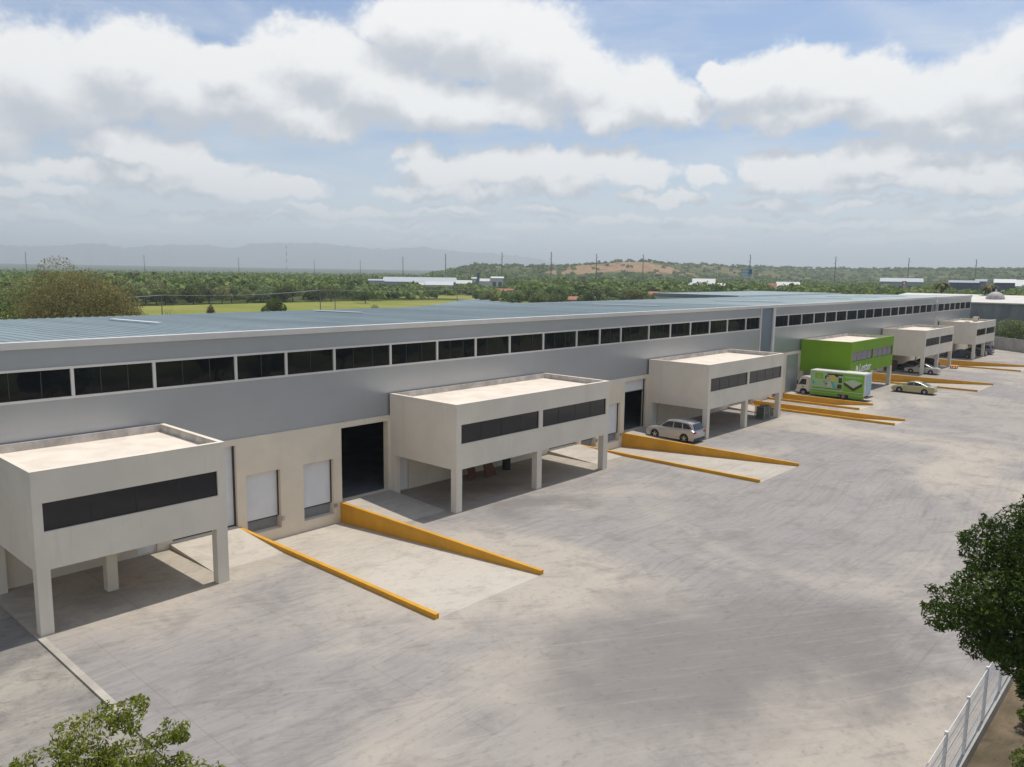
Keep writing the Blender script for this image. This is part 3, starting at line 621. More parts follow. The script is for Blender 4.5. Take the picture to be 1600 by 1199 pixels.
# ------------------------------------------------------------------ yellow ramp walls and kerbs
WHERE = ['beside the nearest white dock doors', 'near the silver estate car', 'third along, a narrow ramp past the silver estate car', 'beside the green printed truck', 'by the gold saloon', 'at the far end by the last annex']
for i, (a, b_, y) in enumerate(PITS):
    k = MB().box(a - .2, a + .02, y, -.02, -1.25, .22).build('ramp_kerb', M['yellow'], bevel=.015)
    tag(k, 'thin yellow kerb along the left edge of the dock ramp ' + WHERE[i], 'kerb', 'yellow kerbs of the dock ramps')
    w = MB().box(b_ - .02, b_ + .2, y, -.02, -1.25, .22).build('ramp_wall', M['yellow'], bevel=.015)
    tag(w, 'tapering yellow retaining wall on the right of the dock ramp ' + WHERE[i], 'retaining wall', 'yellow retaining walls of the dock ramps')

# ------------------------------------------------------------------ vehicles (front points to +Y, origin on the ground at the middle)
def car(name, label, Lg, W, H, kind, paint, loc, rz=0.0, wb=None, wr=.33):
    T = empty(name, (loc[0], loc[1], loc[2] if len(loc) > 2 else 0), label=label, cat='car'); T.rotation_euler = (0, 0, rz); ORG[T.name] = Vector((0, 0, 0))
    h = Lg / 2; wb = wb or Lg * .58; fy_, ry_ = wb / 2 + .02, -wb / 2 + .02; ar = wr + .06
    if kind == 'wagon':
        belt = [(h, .48), (h - .03, .66), (h - .12, .84), (h - .5, .97), (h - 1.10, 1.06), (h - 1.25, 1.10), (-h + .22, 1.13), (-h + .06, 1.06), (-h, .80), (-h + .01, .58), (-h + .08, .34)]
        gh = [(h - 1.12, 1.03), (h - 1.75, 1.48), (h - 2.05, H - .05), (h - 2.6, H), (0 - .6, H), (-h + .75, H - .04), (-h + .42, H - .10), (-h + .06, 1.06)]
        wins = [[(h - 1.42, 1.13), (h - 1.93, 1.50), (h - 2.22, H - .13), (h - 2.62, H - .10), (h - 2.60, 1.15)], [(h - 2.68, 1.15), (h - 2.68, H - .10), (h - 3.45, H - .12), (h - 3.50, 1.17)], [(h - 3.58, 1.17), (h - 3.53, H - .12), (-h + .72, H - .17), (-h + .40, 1.26), (-h + .52, 1.18)]]
        ws = ((h - 1.17, 1.08), (h - 1.93, H - .14)); rw = ((-h + .07, 1.13), (-h + .36, H - .15))
    else:
        belt = [(h, .44), (h - .03, .60), (h - .16, .72), (h - .6, .82), (h - 1.25, .90), (h - 1.42, .93), (-h + 1.05, .98), (-h + .5, 1.0), (-h + .10, .96), (-h, .78), (-h, .55), (-h + .10, .32)]
        gh = [(h - 1.22, .88), (h - 1.75, 1.18), (h - 2.05, H - .06), (h - 2.5, H), (-.25, H), (-h + 1.75, H - .07), (-h + 1.20, H - .26), (-h + .62, .97)]
        wins = [[(h - 1.62, .98), (h - 2.12, H - .13), (h - 2.50, H - .08), (h - 2.52, 1.0)], [(h - 2.60, 1.0), (h - 2.58, H - .08), (-h + 1.80, H - .13), (-h + 1.42, H - .25), (-h + 1.15, 1.04)]]
        ws = ((h - 1.33, .94), (h - 2.08, H - .08)); rw = ((-h + .75, 1.0), (-h + 1.62, H - .11))
    arch = lambda cy: [(cy + ar * math.cos(t_), wr + ar * math.sin(t_)) for t_ in np.linspace(-.35, math.pi + .35, 13)]
    low = [(-h + .12, .24)] + [(y, z) for y, z in arch(ry_)[::-1]] + [(y, z) for y, z in arch(fy_)[::-1]] + [(h - .12, .22)]
    low = [(y, max(z, .20)) for y, z in low]
    poly = belt + low
    cy0, cz0 = 0, .6
    def ring(x, sy, top, bot):
        out = []
        for i_, (y, z) in enumerate(poly):
            if i_ < len(belt): out.append((x, y * sy, z - top * max(0, (z - .45)) ))
            else: out.append((x, y * (sy if abs(y) > h - .2 else 1), z + bot * 0))
        return out
    w2 = W / 2
    mb = MB(); mb.loft([ring(-w2, .965, .12, 0), ring(-w2 + .035, .985, .04, 0), ring(-w2 + .13, 1.0, 0, 0), ring(-w2 * .45, 1.01, -.02, 0), ring(w2 * .45, 1.01, -.02, 0), ring(w2 - .13, 1.0, 0, 0), ring(w2 - .035, .985, .04, 0), ring(w2, .965, .12, 0)])
    body = mb.build('body', paint, T, local=True)
    zb = min(z for y, z in gh); zt = H
    xg = lambda z: w2 - .05 - .22 * max(0, (z - .95)) / (zt - .95)
    def gring(s, ins, dz): return [(s * (xg(z) - ins), y, z + dz) for y, z in gh]
    mb = MB(); mb.loft([gring(-1, 0, -.03), gring(-1, .05, -.005), gring(-1, .25, .012), gring(1, .25, .012), gring(1, .05, -.005), gring(1, 0, -.03)])
    mb.build('cabin', paint, T, smooth=False, local=True)
    for s in (-1, 1):
        for wn in wins:
            o1 = [(s * (xg(z + .03) + .006), y, z) for y, z in wn]; o2 = [(s * (xg(z + .03) - .02), y, z) for y, z in wn]
            MB().loft([o1, o2] if s < 0 else [o2, o1]).build('side_window', M['carglass'], T, local=True)
        MB().box(s * w2 - .06, s * w2 + .10 * s + .02, wins[0][0][0] - .30, wins[0][0][0] - .12, wins[0][0][1] - .02, wins[0][0][1] + .11).build('mirror', paint, T, local=True)
    for nm, ((y0, z0), (y1, z1)) in (('windscreen', ws), ('rear_window', rw)):
        d_ = 1 if nm == 'windscreen' else -1; o_ = .035
        xa, xb = xg(z0) - .10, xg(z1) - .13
        MB().hexa([(-xa, y0 - d_ * .05, z0), (xa, y0 - d_ * .05, z0), (xb, y1 - d_ * .05, z1), (-xb, y1 - d_ * .05, z1), (-xa, y0 + d_ * o_, z0 + o_), (xa, y0 + d_ * o_, z0 + o_), (xb, y1 + d_ * o_, z1 + .02), (-xb, y1 + d_ * o_, z1 + .02)]).build(nm, M['carglass'], T, local=True)
    tz = .95 if kind == 'wagon' else .78
    for s in (-1, 1):
        MB().box(min(s * (w2 - .01), s * (w2 - .36)), max(s * (w2 - .01), s * (w2 - .36)), -h + .0, -h + .26, tz - .10, tz + .07).build('tail_light', M['taill'], T, local=True)
        MB().box(min(s * (w2 - .06), s * (w2 - .42)), max(s * (w2 - .06), s * (w2 - .42)), h - .20, h - .02, .58, .70).build('headlight', M['headl'], T, local=True)
    MB().box(-w2 + .12, w2 - .12, -h + .2, h - .2, .17, .60).build('underbody', M['dark'], T, local=True)
    MB().box(-w2 + .10, w2 - .10, -h - .03, -h + .1, .28, .42).build('rear_bumper', M['dark'] if kind == 'wagon' else paint, T, local=True)
    MB().box(-w2 * .45, w2 * .45, h - .06, h + .012, .42, .62).build('grille', M['dark'], T, local=True)
    MB().box(-.26, .26, -h - .02, -h + .05, .62 if kind != 'wagon' else .70, .75 if kind != 'wagon' else .83).build('number_plate', M['white'], T, local=True)
    for s in (-1, 1):
        for cy in (fy_, ry_): wheel(T, s * (w2 - .12), cy, wr, .21, s)
    if kind == 'wagon':
        for s in (-1, 1): MB().tube((s * (w2 - .34), h - 2.4, H + .045), (s * (w2 - .34), -h + .8, H + .02), .02).build('roof_rail', M['galv'], T, local=True)
    return T
def wheel(T, x, y, r, w, s):
    n = 28; prof = [(-w / 2, r * .62), (-w / 2, r * .93), (-w / 2 + .03, r), (w / 2 - .03, r), (w / 2, r * .93), (w / 2, r * .62)]
    mb = MB(); mb.loft([[(x + px_, y + pr_ * math.cos(2 * math.pi * i / n), r + pr_ * math.sin(2 * math.pi * i / n)) for i in range(n)] for px_, pr_ in prof])
    wo_ = mb.build('wheel', M['tyre'], T, local=True, smooth=False)
    mb = MB(); xo = x + s * w * .5 + s * .004
    mb.tube((x, y, r), (x + s * w * .42, y, r), r * .60, r * .60, 20)
    for k in range(5):
        a = 2 * math.pi * k / 5 + .3; c_, s_ = math.cos(a), math.sin(a); px_, pz = -s_, c_
        i_, o_, hw = r * .08, r * .60, r * .085
        P = lambda rad, off, xx: (xx, y + rad * c_ + off * px_, r + rad * s_ + off * pz)
        mb.hexa([P(i_, -hw, x + s * w * .40), P(o_, -hw, x + s * w * .40), P(o_, hw, x + s * w * .40), P(i_, hw, x + s * w * .40), P(i_, -hw, xo), P(o_, -hw, xo), P(o_, hw, xo), P(i_, hw, xo)])
    mb.tube((x, y, r), (xo + s * .01, y, r), r * .16, r * .14, 12)
    mb.build('rim', M['rim'], wo_, local=True)
    return wo_
def paint(name, c, rough=.28, metal=.35): return mat(name, c, rough, metal, coat=.6)
car('estate_car', 'silver estate car parked nose to the wall behind a yellow retaining wall', 4.75, 1.9, 1.74, 'wagon', paint('silver_paint', (0.46, 0.46, 0.45)), (54.6, -4.0), 0, wb=2.85, wr=.37)
car('parked_car', 'gold saloon car standing on the open yard beside a yellow kerb', 4.85, 1.82, 1.46, 'sedan', paint('gold_paint', (0.42, 0.38, 0.20), metal=.5), (100.1, -10.55), 0, wb=2.85)
car('parked_car', 'silver saloon car half under the annex with the mast', 4.6, 1.78, 1.48, 'sedan', paint('light_silver_paint', (0.50, 0.50, 0.49)), (122.55, -5.5), 0, wb=2.7)
car('parked_car', 'black car under the annex with the mast, behind the silver saloon', 4.6, 1.85, 1.70, 'wagon', paint('black_paint', (0.02, 0.02, 0.022), metal=0), (129.8, -3.6), 0, wb=2.7)
car('parked_car', 'dark grey car at the back wall under the annex with the mast', 4.5, 1.8, 1.5, 'sedan', paint('dark_grey_paint', (0.05, 0.05, 0.055), metal=.2), (125.9, -3.0), 0, wb=2.7)
car('parked_car', 'dark blue saloon car under the farthest annex', 4.7, 1.8, 1.5, 'sedan', paint('dark_blue_paint', (0.012, 0.03, 0.07), metal=.2), (153.6, -3.4), 0, wb=2.75)
car('parked_car', 'grey saloon car in the middle under the farthest annex', 4.6, 1.8, 1.55, 'sedan', paint('mid_grey_paint', (0.12, 0.12, 0.13), metal=.3), (160.3, -3.9), 0, wb=2.7)
car('parked_car', 'pale mauve high car at the right end under the farthest annex', 4.6, 1.85, 1.85, 'wagon', paint('pale_mauve_paint', (0.35, 0.32, 0.42), metal=.3), (164.6, -4.2), 0, wb=2.7)
# box truck
T = empty('box_truck', (88.75, -4.9, 0), label='white cab box truck with green printed mattress advert on its side', cat='truck')
x0, x1 = 87.65, 89.85
yb0, yb1 = -8.7, -2.55
MB().box(x0, x1, yb0, yb1, .62, 3.12).build('cargo_box', M['white'], T)
MB().box(x0 - .03, x1 + .03, yb0 - .03, yb1 + .03, 3.12, 3.17).box(x0 - .03, x0 + .06, yb1 - .06, yb1 + .03, .60, 3.12).box(x0 - .03, x0 + .05, yb0 - .03, yb0 + .05, .60, 3.12).build('box_frame', M['trim'], T)
MB().box(x0 + .02, x0 + .06, yb0, -7.0, .28, .62).box(x0 + .02, x0 + .06, -5.75, yb1 + .02, .28, .62).build('side_skirt', M['greenprint'], T)
MB().box(x0 + .5, x1 - .5, yb0 + .05, -1.2, .45, .62).build('chassis', M['dark'], T)
MB().box(x0 + .1, x1 - .1, yb0 - .35, yb0, .42, .52).build('rear_bumper', M['dark'], T)
d = MB().box(x0 + .12, (x0 + x1) / 2 - .02, yb0 - .04, yb0, .72, 3.04).box((x0 + x1) / 2 + .02, x1 - .12, yb0 - .04, yb0, .72, 3.04).build('rear_door', mat('pale_blue_white', (.62, .70, .74), .4), T)
mb = MB()
for q in (.45, .8, 1.35, 1.75): mb.tube((x0 + q, yb0 - .07, .75), (x0 + q, yb0 - .07, 3.0), .018)
mb.build('locking_bar', M['printblue'], d)
def cabring(x, s):
    pr = [(-2.45, .50), (-2.45, 2.18), (-2.25, 2.30), (-1.55, 2.28), (-1.30, 2.10), (-.98, 1.30), (-.90, .95), (-.90, .42), (-1.28, .38), (-1.36, .72), (-1.60, .86), (-1.92, .86), (-2.16, .72), (-2.24, .50)]
    return [(x, -1.7 + (y + 1.7) * s, z) for y, z in pr]
MB().loft([cabring(x0 + .06, .97), cabring(x0 + .14, 1), cabring(x1 - .14, 1), cabring(x1 - .06, .97)]).build('cab', mat('cream_cab_paint', (.62, .58, .52), .35), T)
wv = [(-2.05, 1.32), (-2.05, 1.98), (-1.50, 1.98), (-1.18, 1.38), (-1.20, 1.28)]
for s, xx in ((-1, x0 + .052), (1, x1 - .052)):
    MB().loft([[(xx, y, z) for y, z in wv], [(xx + .03 * -s, y, z) for y, z in wv]]).build('side_window', M['carglass'], T)
MB().hexa([(x0 + .25, -1.0, 1.34), (x1 - .25, -1.0, 1.34), (x1 - .25, -1.05, 1.34), (x0 + .25, -1.05, 1.34), (x0 + .3, -1.27, 2.08), (x1 - .3, -1.27, 2.08), (x1 - .3, -1.33, 2.08), (x0 + .3, -1.33, 2.08)]).build('windscreen', M['carglass'], T)
MB().box(x0 - .16, x0 - .04, -1.14, -1.02, 1.30, 1.75).build('mirror', M['dark'], T)
MB().box(x0 + .055, x0 + .062, -1.72, -1.60, .98, 1.14).build('door_handle', M['dark'], T)
MB().box(x0 + .1, x1 - .1, -.88, -.82, .42, .62).build('front_bumper', M['white'], T)
ORG[T.name] = Vector((0, 0, 0)); TL = Vector((88.75, -4.9, 0))
for s in (-1, 1):
    for cy in (-1.75, -6.4): wheel(T, s * .93, cy - TL.y, .38, .24, s)
ORG[T.name] = TL
# printed advert on the left side: flat vinyl shapes, each layer a few mm proud
def dec(name, mtl, polys, lay, parent=T):
    mb = MB(); xx = x0 - .004 * lay
    for P in polys: mb.loft([[(xx, yb1 - s, z) for s, z in P], [(xx + .003, yb1 - s, z) for s, z in P]])
    return mb.build(name, mtl, parent)
def R4(a, b_, c_, d_): return [(a, c_), (b_, c_), (b_, d_), (a, d_)]
def EL(cx, cz, rx, rz_, n=18): return [(cx + rx * math.cos(2 * math.pi * i / n), cz + rz_ * math.sin(2 * math.pi * i / n)) for i in range(n)]
ad = dec('advert_panel', M['greenprint'], [R4(.06, 6.08, .64, 3.05)], 1)
dec('picture', M['mint'], [R4(.12, 3.75, .98, 3.0)], 2, ad)
dec('picture_board', M['greenprint'], [R4(.55, 1.45, 2.22, 2.85), R4(3.75, 6.0, .98, 1.0)], 3, ad)
dec('picture_text_bars', M['printyellow'], [R4(.72, 1.28, 2.62, 2.68), R4(.68, 1.32, 2.46, 2.52), R4(.75, 1.2, 2.30, 2.35)], 4, ad)
dec('picture_darks', M['printdark'], [R4(1.95, 3.72, 2.72, 2.92), R4(2.5, 3.2, 2.55, 2.80), [(3.25, 1.9), (3.65, 1.9), (3.65, 2.5), (3.25, 2.5)], [(3.1, 1.25), (3.65, 1.25), (3.65, 1.75), (3.15, 1.75)], EL(1.92, 2.42, .26, .26), R4(.25, 3.6, 1.10, 1.17)], 4, ad)  # dark parts of the print: hair and furniture
dec('picture_blonde', M['printyellow'], [EL(2.6, 2.35, .38, .42)], 5, ad)
dec('picture_skin', M['skin'], [EL(2.02, 2.30, .19, .26), EL(2.28, 2.3, .13, .2), EL(1.75, 1.72, .30, .12), EL(2.2, 1.6, .5, .22)], 6, ad)
dec('picture_shirts', M['printblue'], [[(2.3, 2.05), (2.75, 1.95), (3.05, 1.3), (2.6, 1.2)], [(1.45, 1.95), (1.85, 2.05), (1.65, 1.6)], EL(.35, 1.72, .18, .22)], 7, ad)
dec('picture_sheet', M['printgrey'], [[(2.0, 1.95), (2.35, 2.0), (2.65, 1.25), (1.9, 1.3)]], 8, ad)
dec('mattress_side', M['printdark'], [[(3.85, 2.08), (3.9, 1.72), (4.95, 1.10), (5.85, 1.72), (5.88, 2.1), (4.95, 1.45)]], 4, ad)
dec('mattress_top', M['printgrey'], [[(3.85, 2.10), (4.95, 1.48), (5.88, 2.12), (4.85, 2.42)]], 5, ad)
dec('headline_bars', M['printgrey'], [R4(4.0 + .21 * k, 4.13 + .21 * k, 2.58, 2.76) for k in range(9)], 4, ad)
dec('stripe', M['white'], [R4(.08, 6.06, .92, .955)], 5, ad)

# ------------------------------------------------------------------ small yard objects
def cage(x, y, label):
    o = empty('wire_cage', (x, y, 0), label=label, cat='cage'); mb = MB()
    for sx in (0, 1):
        for sy in (0, 1): mb.box(x + sx * 1.16, x + sx * 1.16 + .04, y + sy * .96, y + sy * .96 + .04, .0, 1.3)
    mb.build('frame', M['galv'], o); mb = MB()
    for k in range(9):
        z = .14 + k * .14; mb.tube((x, y, z), (x + 1.2, y, z), .008, n=4).tube((x, y + 1, z), (x + 1.2, y + 1, z), .008, n=4).tube((x, y, z), (x, y + 1, z), .008, n=4).tube((x + 1.2, y, z), (x + 1.2, y + 1, z), .008, n=4)
    for k in range(9):
        u = .13 * (k + .6); mb.tube((x + u, y, .1), (x + u, y, 1.28), .007, n=4).tube((x, y + u * .83, .1), (x, y + u * .83, 1.28), .007, n=4).tube((x + u, y + 1, .1), (x + u, y + 1, 1.28), .007, n=4)
    mb.build('mesh', M['galv'], o); mb = MB().box(x + .03, x + 1.17, y + .03, y + .97, .08, .14); mb.build('floor', M['galv'], o)
    rnd = random.Random(int(x * 7)); mb = MB()
    for i in range(4):
        for j in range(4):
            for k in range(4):
                if k == 3 and rnd.random() < .3: continue
                mb.tube((x + .18 + i * .28, y + .15 + j * .23, .15 + k * .27), (x + .18 + i * .28, y + .15 + j * .23, .38 + k * .27), .10, .09, 8)
    mb.build('bottles', mat('olive_bottles', (.10, .12, .05), .4, objrand=0), o); return o
cage(68.9, -5.5, 'wire mesh cage of bottles by the right column of the annex, nearer one')
cage(70.2, -5.5, 'wire mesh cage of bottles touching the right column of the annex')
o = empty('leaning_board', (33.2, -.9, 0), label='rusty brown board standing on the ground under the second annex, left one', cat='board')
MB().hexa([(32.2, -1.5, 0), (33.4, -1.0, 0), (33.4, -.9, 0), (32.2, -1.4, 0), (32.45, -1.0, 1.3), (33.3, -.65, 1.3), (33.3, -.58, 1.3), (32.45, -.93, 1.3)]).build('sheet', M['rust'], o)
o = empty('leaning_board', (34.2, -1.1, 0), label='rusty brown board standing under the second annex, right one', cat='board')
MB().hexa([(33.6, -1.7, 0), (34.9, -1.5, 0), (34.9, -1.4, 0), (33.6, -1.6, 0), (33.75, -1.2, 1.25), (34.6, -1.05, 1.25), (34.6, -.98, 1.25), (33.75, -1.13, 1.25)]).build('sheet', M['rust'], o)
o = MB().tube((36.4, -1.0, 0), (36.4, -1.0, 1.05), .30, .30, 20).tube((36.4, -1.0, 1.05), (36.4, -1.0, 1.09), .31, .29, 20).tube((36.4, -1, .35), (36.4, -1, .38), .315, .315, 20).build('drum', M['black']); tag(o, 'black steel drum standing under the second annex', 'drum')
o = empty('flat_trolley', (134.0, -7.0, 0), label='small orange flat trolley left on the yard by the mast annex', cat='trolley')
MB().box(133.2, 134.8, -7.6, -6.5, .28, .42).build('deck', M['orange'], o)
for p in ((133.4, -7.4), (134.6, -7.4), (133.4, -6.7), (134.6, -6.7)): MB().tube((p[0], p[1] - .03, .14), (p[0], p[1] + .03, .14), .14, n=14).build('wheel', M['tyre'], o)
MB().tube((134.8, -7.4, .4), (135.1, -7.4, .85), .025).tube((134.8, -6.7, .4), (135.1, -6.7, .85), .025).tube((135.1, -7.4, .85), (135.1, -6.7, .85), .025).build('handle', M['dark'], o)
# clutter and person-height stores under the dark annexes
for (x, y, w, d_, h_, mm, lb) in [(93.5, -1.6, 1.2, 1.0, 1.1, 'wood', 'brown wooden crate under the green annex'), (123.0, -1.2, 1.4, .9, 1.5, 'rust', 'tall brown crate by the wall under the mast annex'), (155.6, -1.2, .9, .7, 1.6, 'rust', 'reddish crate stack by the wall under the farthest annex')]:
    o = empty('crate', (x, y, 0), label=lb, cat='crate')
    MB().box(x - w / 2, x + w / 2, y - d_ / 2, y + d_ / 2, .1, h_).build('box', M[mm], o, bevel=.02)
    mb = MB()
    for k in range(5): z = .16 + k * (h_ - .2) / 5; mb.box(x - w / 2 - .03, x + w / 2 + .03, y - d_ / 2 - .03, y - d_ / 2, z, z + .1)
    for k in range(3): mb.box(x - w / 2 + k * (w - .12) / 2, x - w / 2 + .12 + k * (w - .12) / 2, y - d_ / 2, y + d_ / 2, 0, .098)
    mb.build('slats', M['wood'], o)
# mast on annex roof, rooftop units
o = empty('lattice_mast', (137.6, -3.0, 6.06), label='thin lattice mast on the roof of the fifth annex', cat='mast'); X, Y = 134.9, -3.4
o.location = (X, Y, 6.06); ORG[o.name] = Vector((X, Y, 6.06))
mb = MB(); tri = [(X - .25, Y - .2), (X + .25, Y - .2), (X, Y + .25)]
for (a, b_) in tri: mb.tube((a, b_, 6.06), (a, b_, 10.4), .028, n=6)
z = 6.1; k = 0
while z < 10.2:
    for i in range(3):
        p, q = tri[i], tri[(i + 1) % 3]; mb.tube((*p, z), (*q, z + .4), .014, n=4).tube((*p, z), (*q, z), .012, n=4)
    z += .4; k += 1
mb.build('tower', M['galv'], o)
MB().tube((X, Y, 10.2), (X, Y, 11.2), .03).tube((X - .2, Y, 10.3), (X + 1.1, Y - .1, 10.15), .03).build('antenna', M['galv'], o)
MB().box(X - .35, X + .35, Y - .5, Y - .25, 6.5, 7.8).build('equipment_box', M['galv'], o)
o = empty('air_conditioner', (163.6, -3.3, 6.06), label='beige air conditioner unit on the roof of the farthest annex', cat='air conditioner')
mb = MB().box(163.0, 164.3, -3.7, -2.9, 6.12, 6.95); mb.build('casing', mat('beige_casing', (.55, .47, .36), .6), o, bevel=.03)
MB().tube((163.6, -3.70, 6.55), (163.6, -3.74, 6.55), .30, n=20).build('fan_grille', M['dark'], o); MB().box(163.05, 163.2, -3.6, -3, 6.06, 6.12).box(164.1, 164.25, -3.6, -3, 6.06, 6.12).build('foot', M['galv'], o)
o = empty('roof_hatch', (157.2, -3.2, 6.06), label='small dark hatch lying on the roof of the farthest annex', cat='hatch')
MB().box(156.7, 157.7, -3.7, -2.9, 6.065, 6.22).build('frame', M['galv'], o); MB().box(156.75, 157.65, -3.65, -2.95, 6.222, 6.28).build('lid', M['dark'], o)

# ------------------------------------------------------------------ perimeter fence, far walls
Fn = empty('mesh_fence', (24, -33.87, 0), label='white mesh fence on a concrete plinth at the lower right edge', cat='fence')
MB().box(10, 60, -33.98, -33.76, -1.2, .28).build('plinth', M['conc'], Fn)
x = 13.1; px_ = []
while x < 60: px_.append(x); x += 2.4
for x in px_: MB().box(x - .04, x + .04, -33.91, -33.83, .28, 2.08).build('post', M['fencew'], Fn)
for a, b_ in zip(px_[:-1], px_[1:]):
    mb = MB(); z = .36
    while z < 2.0: mb.tube((a + .03, -33.87, z), (b_ - .03, -33.87, z), .004, n=4, cap=False); z += .2
    u = a + .1
    while u < b_ - .05: mb.tube((u, -33.87, .33), (u, -33.87, 2.0), .002, n=4, cap=False); u += .10
    for zz in (.75, 1.35, 1.7, 2.0): mb.tube((a + .03, -33.875, zz), (b_ - .03, -33.875, zz), .012, n=5, cap=False)
    mb.build('mesh_panel', M['fencew'], Fn)
o = empty('boundary_wall', (176, -10, 0), label='low bare concrete boundary wall across the far end of the yard', cat='wall')
mb = MB(); p0, p1 = Vector((181.5, -2.0)), Vector((163.5, -20.6)); dd = (p1 - p0).normalized(); nn = Vector((-dd.y, dd.x)) * .12
def seg(a, b_, z0, z1, w): return [(*(a - nn * w), z0), (*(b_ - nn * w), z0), (*(b_ + nn * w), z0), (*(a + nn * w), z0), (*(a - nn * w), z1), (*(b_ - nn * w), z1), (*(b_ + nn * w), z1), (*(a + nn * w), z1)]
mb.hexa(seg(p0, p1, -.2, 2.45, 1)); mb.build('wall', M['conc'], o); mb = MB()
for k in range(8): c_ = p0 + dd * (1 + k * 3.4); mb.hexa(seg(c_, c_ + dd * .3, 0, 2.5, 1.4))
mb.build('pier', M['conc'], o)
o = empty('neighbour_warehouse', (215, 0, 0), label='pale roofed neighbouring warehouse with weathered grey wall beyond the far end', cat='warehouse')
MB().box(196, 240, -60, 24, -.3, 8.6).build('wall', mat('weathered_grey_wall', (.26, .275, .27), .85, var=(.35, .45), stretch=(1, 1, .25)), o)
MB().hexa([(195.6, -60.4, 8.6), (218, -60.4, 9.9), (218, 24.4, 9.9), (195.6, 24.4, 8.6), (195.6, -60.4, 8.85), (218, -60.4, 10.15), (218, 24.4, 10.15), (195.6, 24.4, 8.85)]).build('roof', mat('cream_roof_sheet', (.62, .58, .52), .6, var=(.4, .15)), o)

# ------------------------------------------------------------------ trees
def crown_mesh(name, lobes, n, size, mtl, seed, tipbias=.65, elong=1.0, lw=.25):
    """n small leaf quads scattered through a set of ellipsoid lobes (cx,cy,cz,rx,ry,rz)"""
    rg = np.random.default_rng(seed); L_ = np.array(lobes, float); vol = (L_[:, 3] * L_[:, 4] * L_[:, 5]) ** .75; idx = rg.choice(len(L_), n, p=vol / vol.sum())
    d = rg.normal(size=(n, 3)); d /= np.linalg.norm(d, axis=1)[:, None]; r = rg.random(n) ** (1 / (3 + tipbias * 6))
    c = L_[idx, :3] + d * r[:, None] * L_[idx, 3:6]
    clump = np.sin(c * (5.0 / max(.4, L_[:, 3].mean()))).prod(1); keep = clump > -.55 + .5 * rg.random(n) * 0; keep |= rg.random(n) < .45
    c = c[keep]; d = d[keep]; n = len(c); idx = idx[keep]
    nrm = rg.normal(size=(n, 3)) * .9 + d * .5 + np.array([0, 0, .5]); nrm /= np.linalg.norm(nrm, axis=1)[:, None]
    a = np.cross(nrm, rg.normal(size=(n, 3))); a /= np.linalg.norm(a, axis=1)[:, None]; b_ = np.cross(nrm, a)
    s = size * (.6 + .8 * rg.random(n))[:, None]; a *= s * elong; b_ *= s / elong
    V = np.stack([c - a, c - b_ * .6 + a * .1, c + a, c + b_ * .6 + a * .1], 1).reshape(-1, 3)
    Fc = np.arange(n * 4).reshape(-1, 4)
    me_ = bpy.data.meshes.new(name); me_.vertices.add(n * 4); me_.vertices.foreach_set('co', V.ravel())
    me_.loops.add(n * 4); me_.loops.foreach_set('vertex_index', Fc.ravel()); me_.polygons.add(n)
    me_.polygons.foreach_set('loop_start', np.arange(n) * 4); me_.polygons.foreach_set('loop_total', np.full(n, 4)); me_.update(calc_edges=True)
    at_ = me_.attributes.new('tint', 'FLOAT', 'FACE'); lobr = rg.random(len(L_)); at_.data.foreach_set('value', np.clip(rg.random(n) * (1 - lw) + lobr[idx] * lw, 0, 1).astype(np.float32))
    me_.materials.append(mtl); return me_
def limbs(mb, p, d, ln, r, depth, rg, tips, spread=.6):
    if depth == 0 or r < .006: tips.append(tuple(p)); return
    n = 3; q = Vector(p)
    for i in range(n):
        dn = (d + Vector((rg.gauss(0, .16), rg.gauss(0, .16), rg.gauss(.03, .10)))).normalized(); e = q + dn * ln / n; r1 = r * (1 - .12)
        mb.tube(q, e, r, r1, 7 if r > .05 else 4, cap=False); q = e; r = r1; d = dn
    k = 3 if rg.random() < .6 else 2
    for i in range(k):
        ax = Vector((rg.gauss(0, 1), rg.gauss(0, 1), rg.gauss(0, .5))); ax = (ax - ax.dot(d) * d).normalized()
        nd = (d + ax * (spread + rg.random() * .5)).normalized(); limbs(mb, q, nd, ln * (.62 + rg.random() * .25), r * .66, depth - 1, rg, tips, spread)
def lobes_for(h, w, kind, rg):
    L_ = []; n = {'round': 13, 'wide': 17, 'tall': 8, 'bush': 8, 'airy': 60}[kind]
    for i in range(n):
        a = rg.random() * 6.28; rr = math.sqrt(rg.random()) * .62; z = rg.random()
        if kind == 'airy':
            e_ = math.asin(min(1, (i + .5) / n)); s = .085 + .05 * rg.random(); k_ = rg.uniform(.66, .98); a = i * 2.4
            L_.append((math.cos(a) * math.cos(e_) * k_ * w * .42, math.sin(a) * math.cos(e_) * k_ * w * .42, h * (.22 + .62 * math.sin(e_) * k_), s * w, s * w, s * h * 1.1)); continue
        lift = (1 - rr * rr)
        cz = h * ((.33 + .46 * z * lift) if kind != 'bush' else (.25 + .45 * z * lift))
        s = .20 + .13 * rg.random()
        if False: s = .10 + .09 * rg.random(); rr *= 1.25; cz = h * (.16 + .76 * z * (1 - .55 * rr * rr))
        L_.append((math.cos(a) * rr * w / 2, math.sin(a) * rr * w / 2, cz, s * w * .8, s * w * .8, s * h * (.62 if kind != 'bush' else .8)))
    return L_
PROTO = []
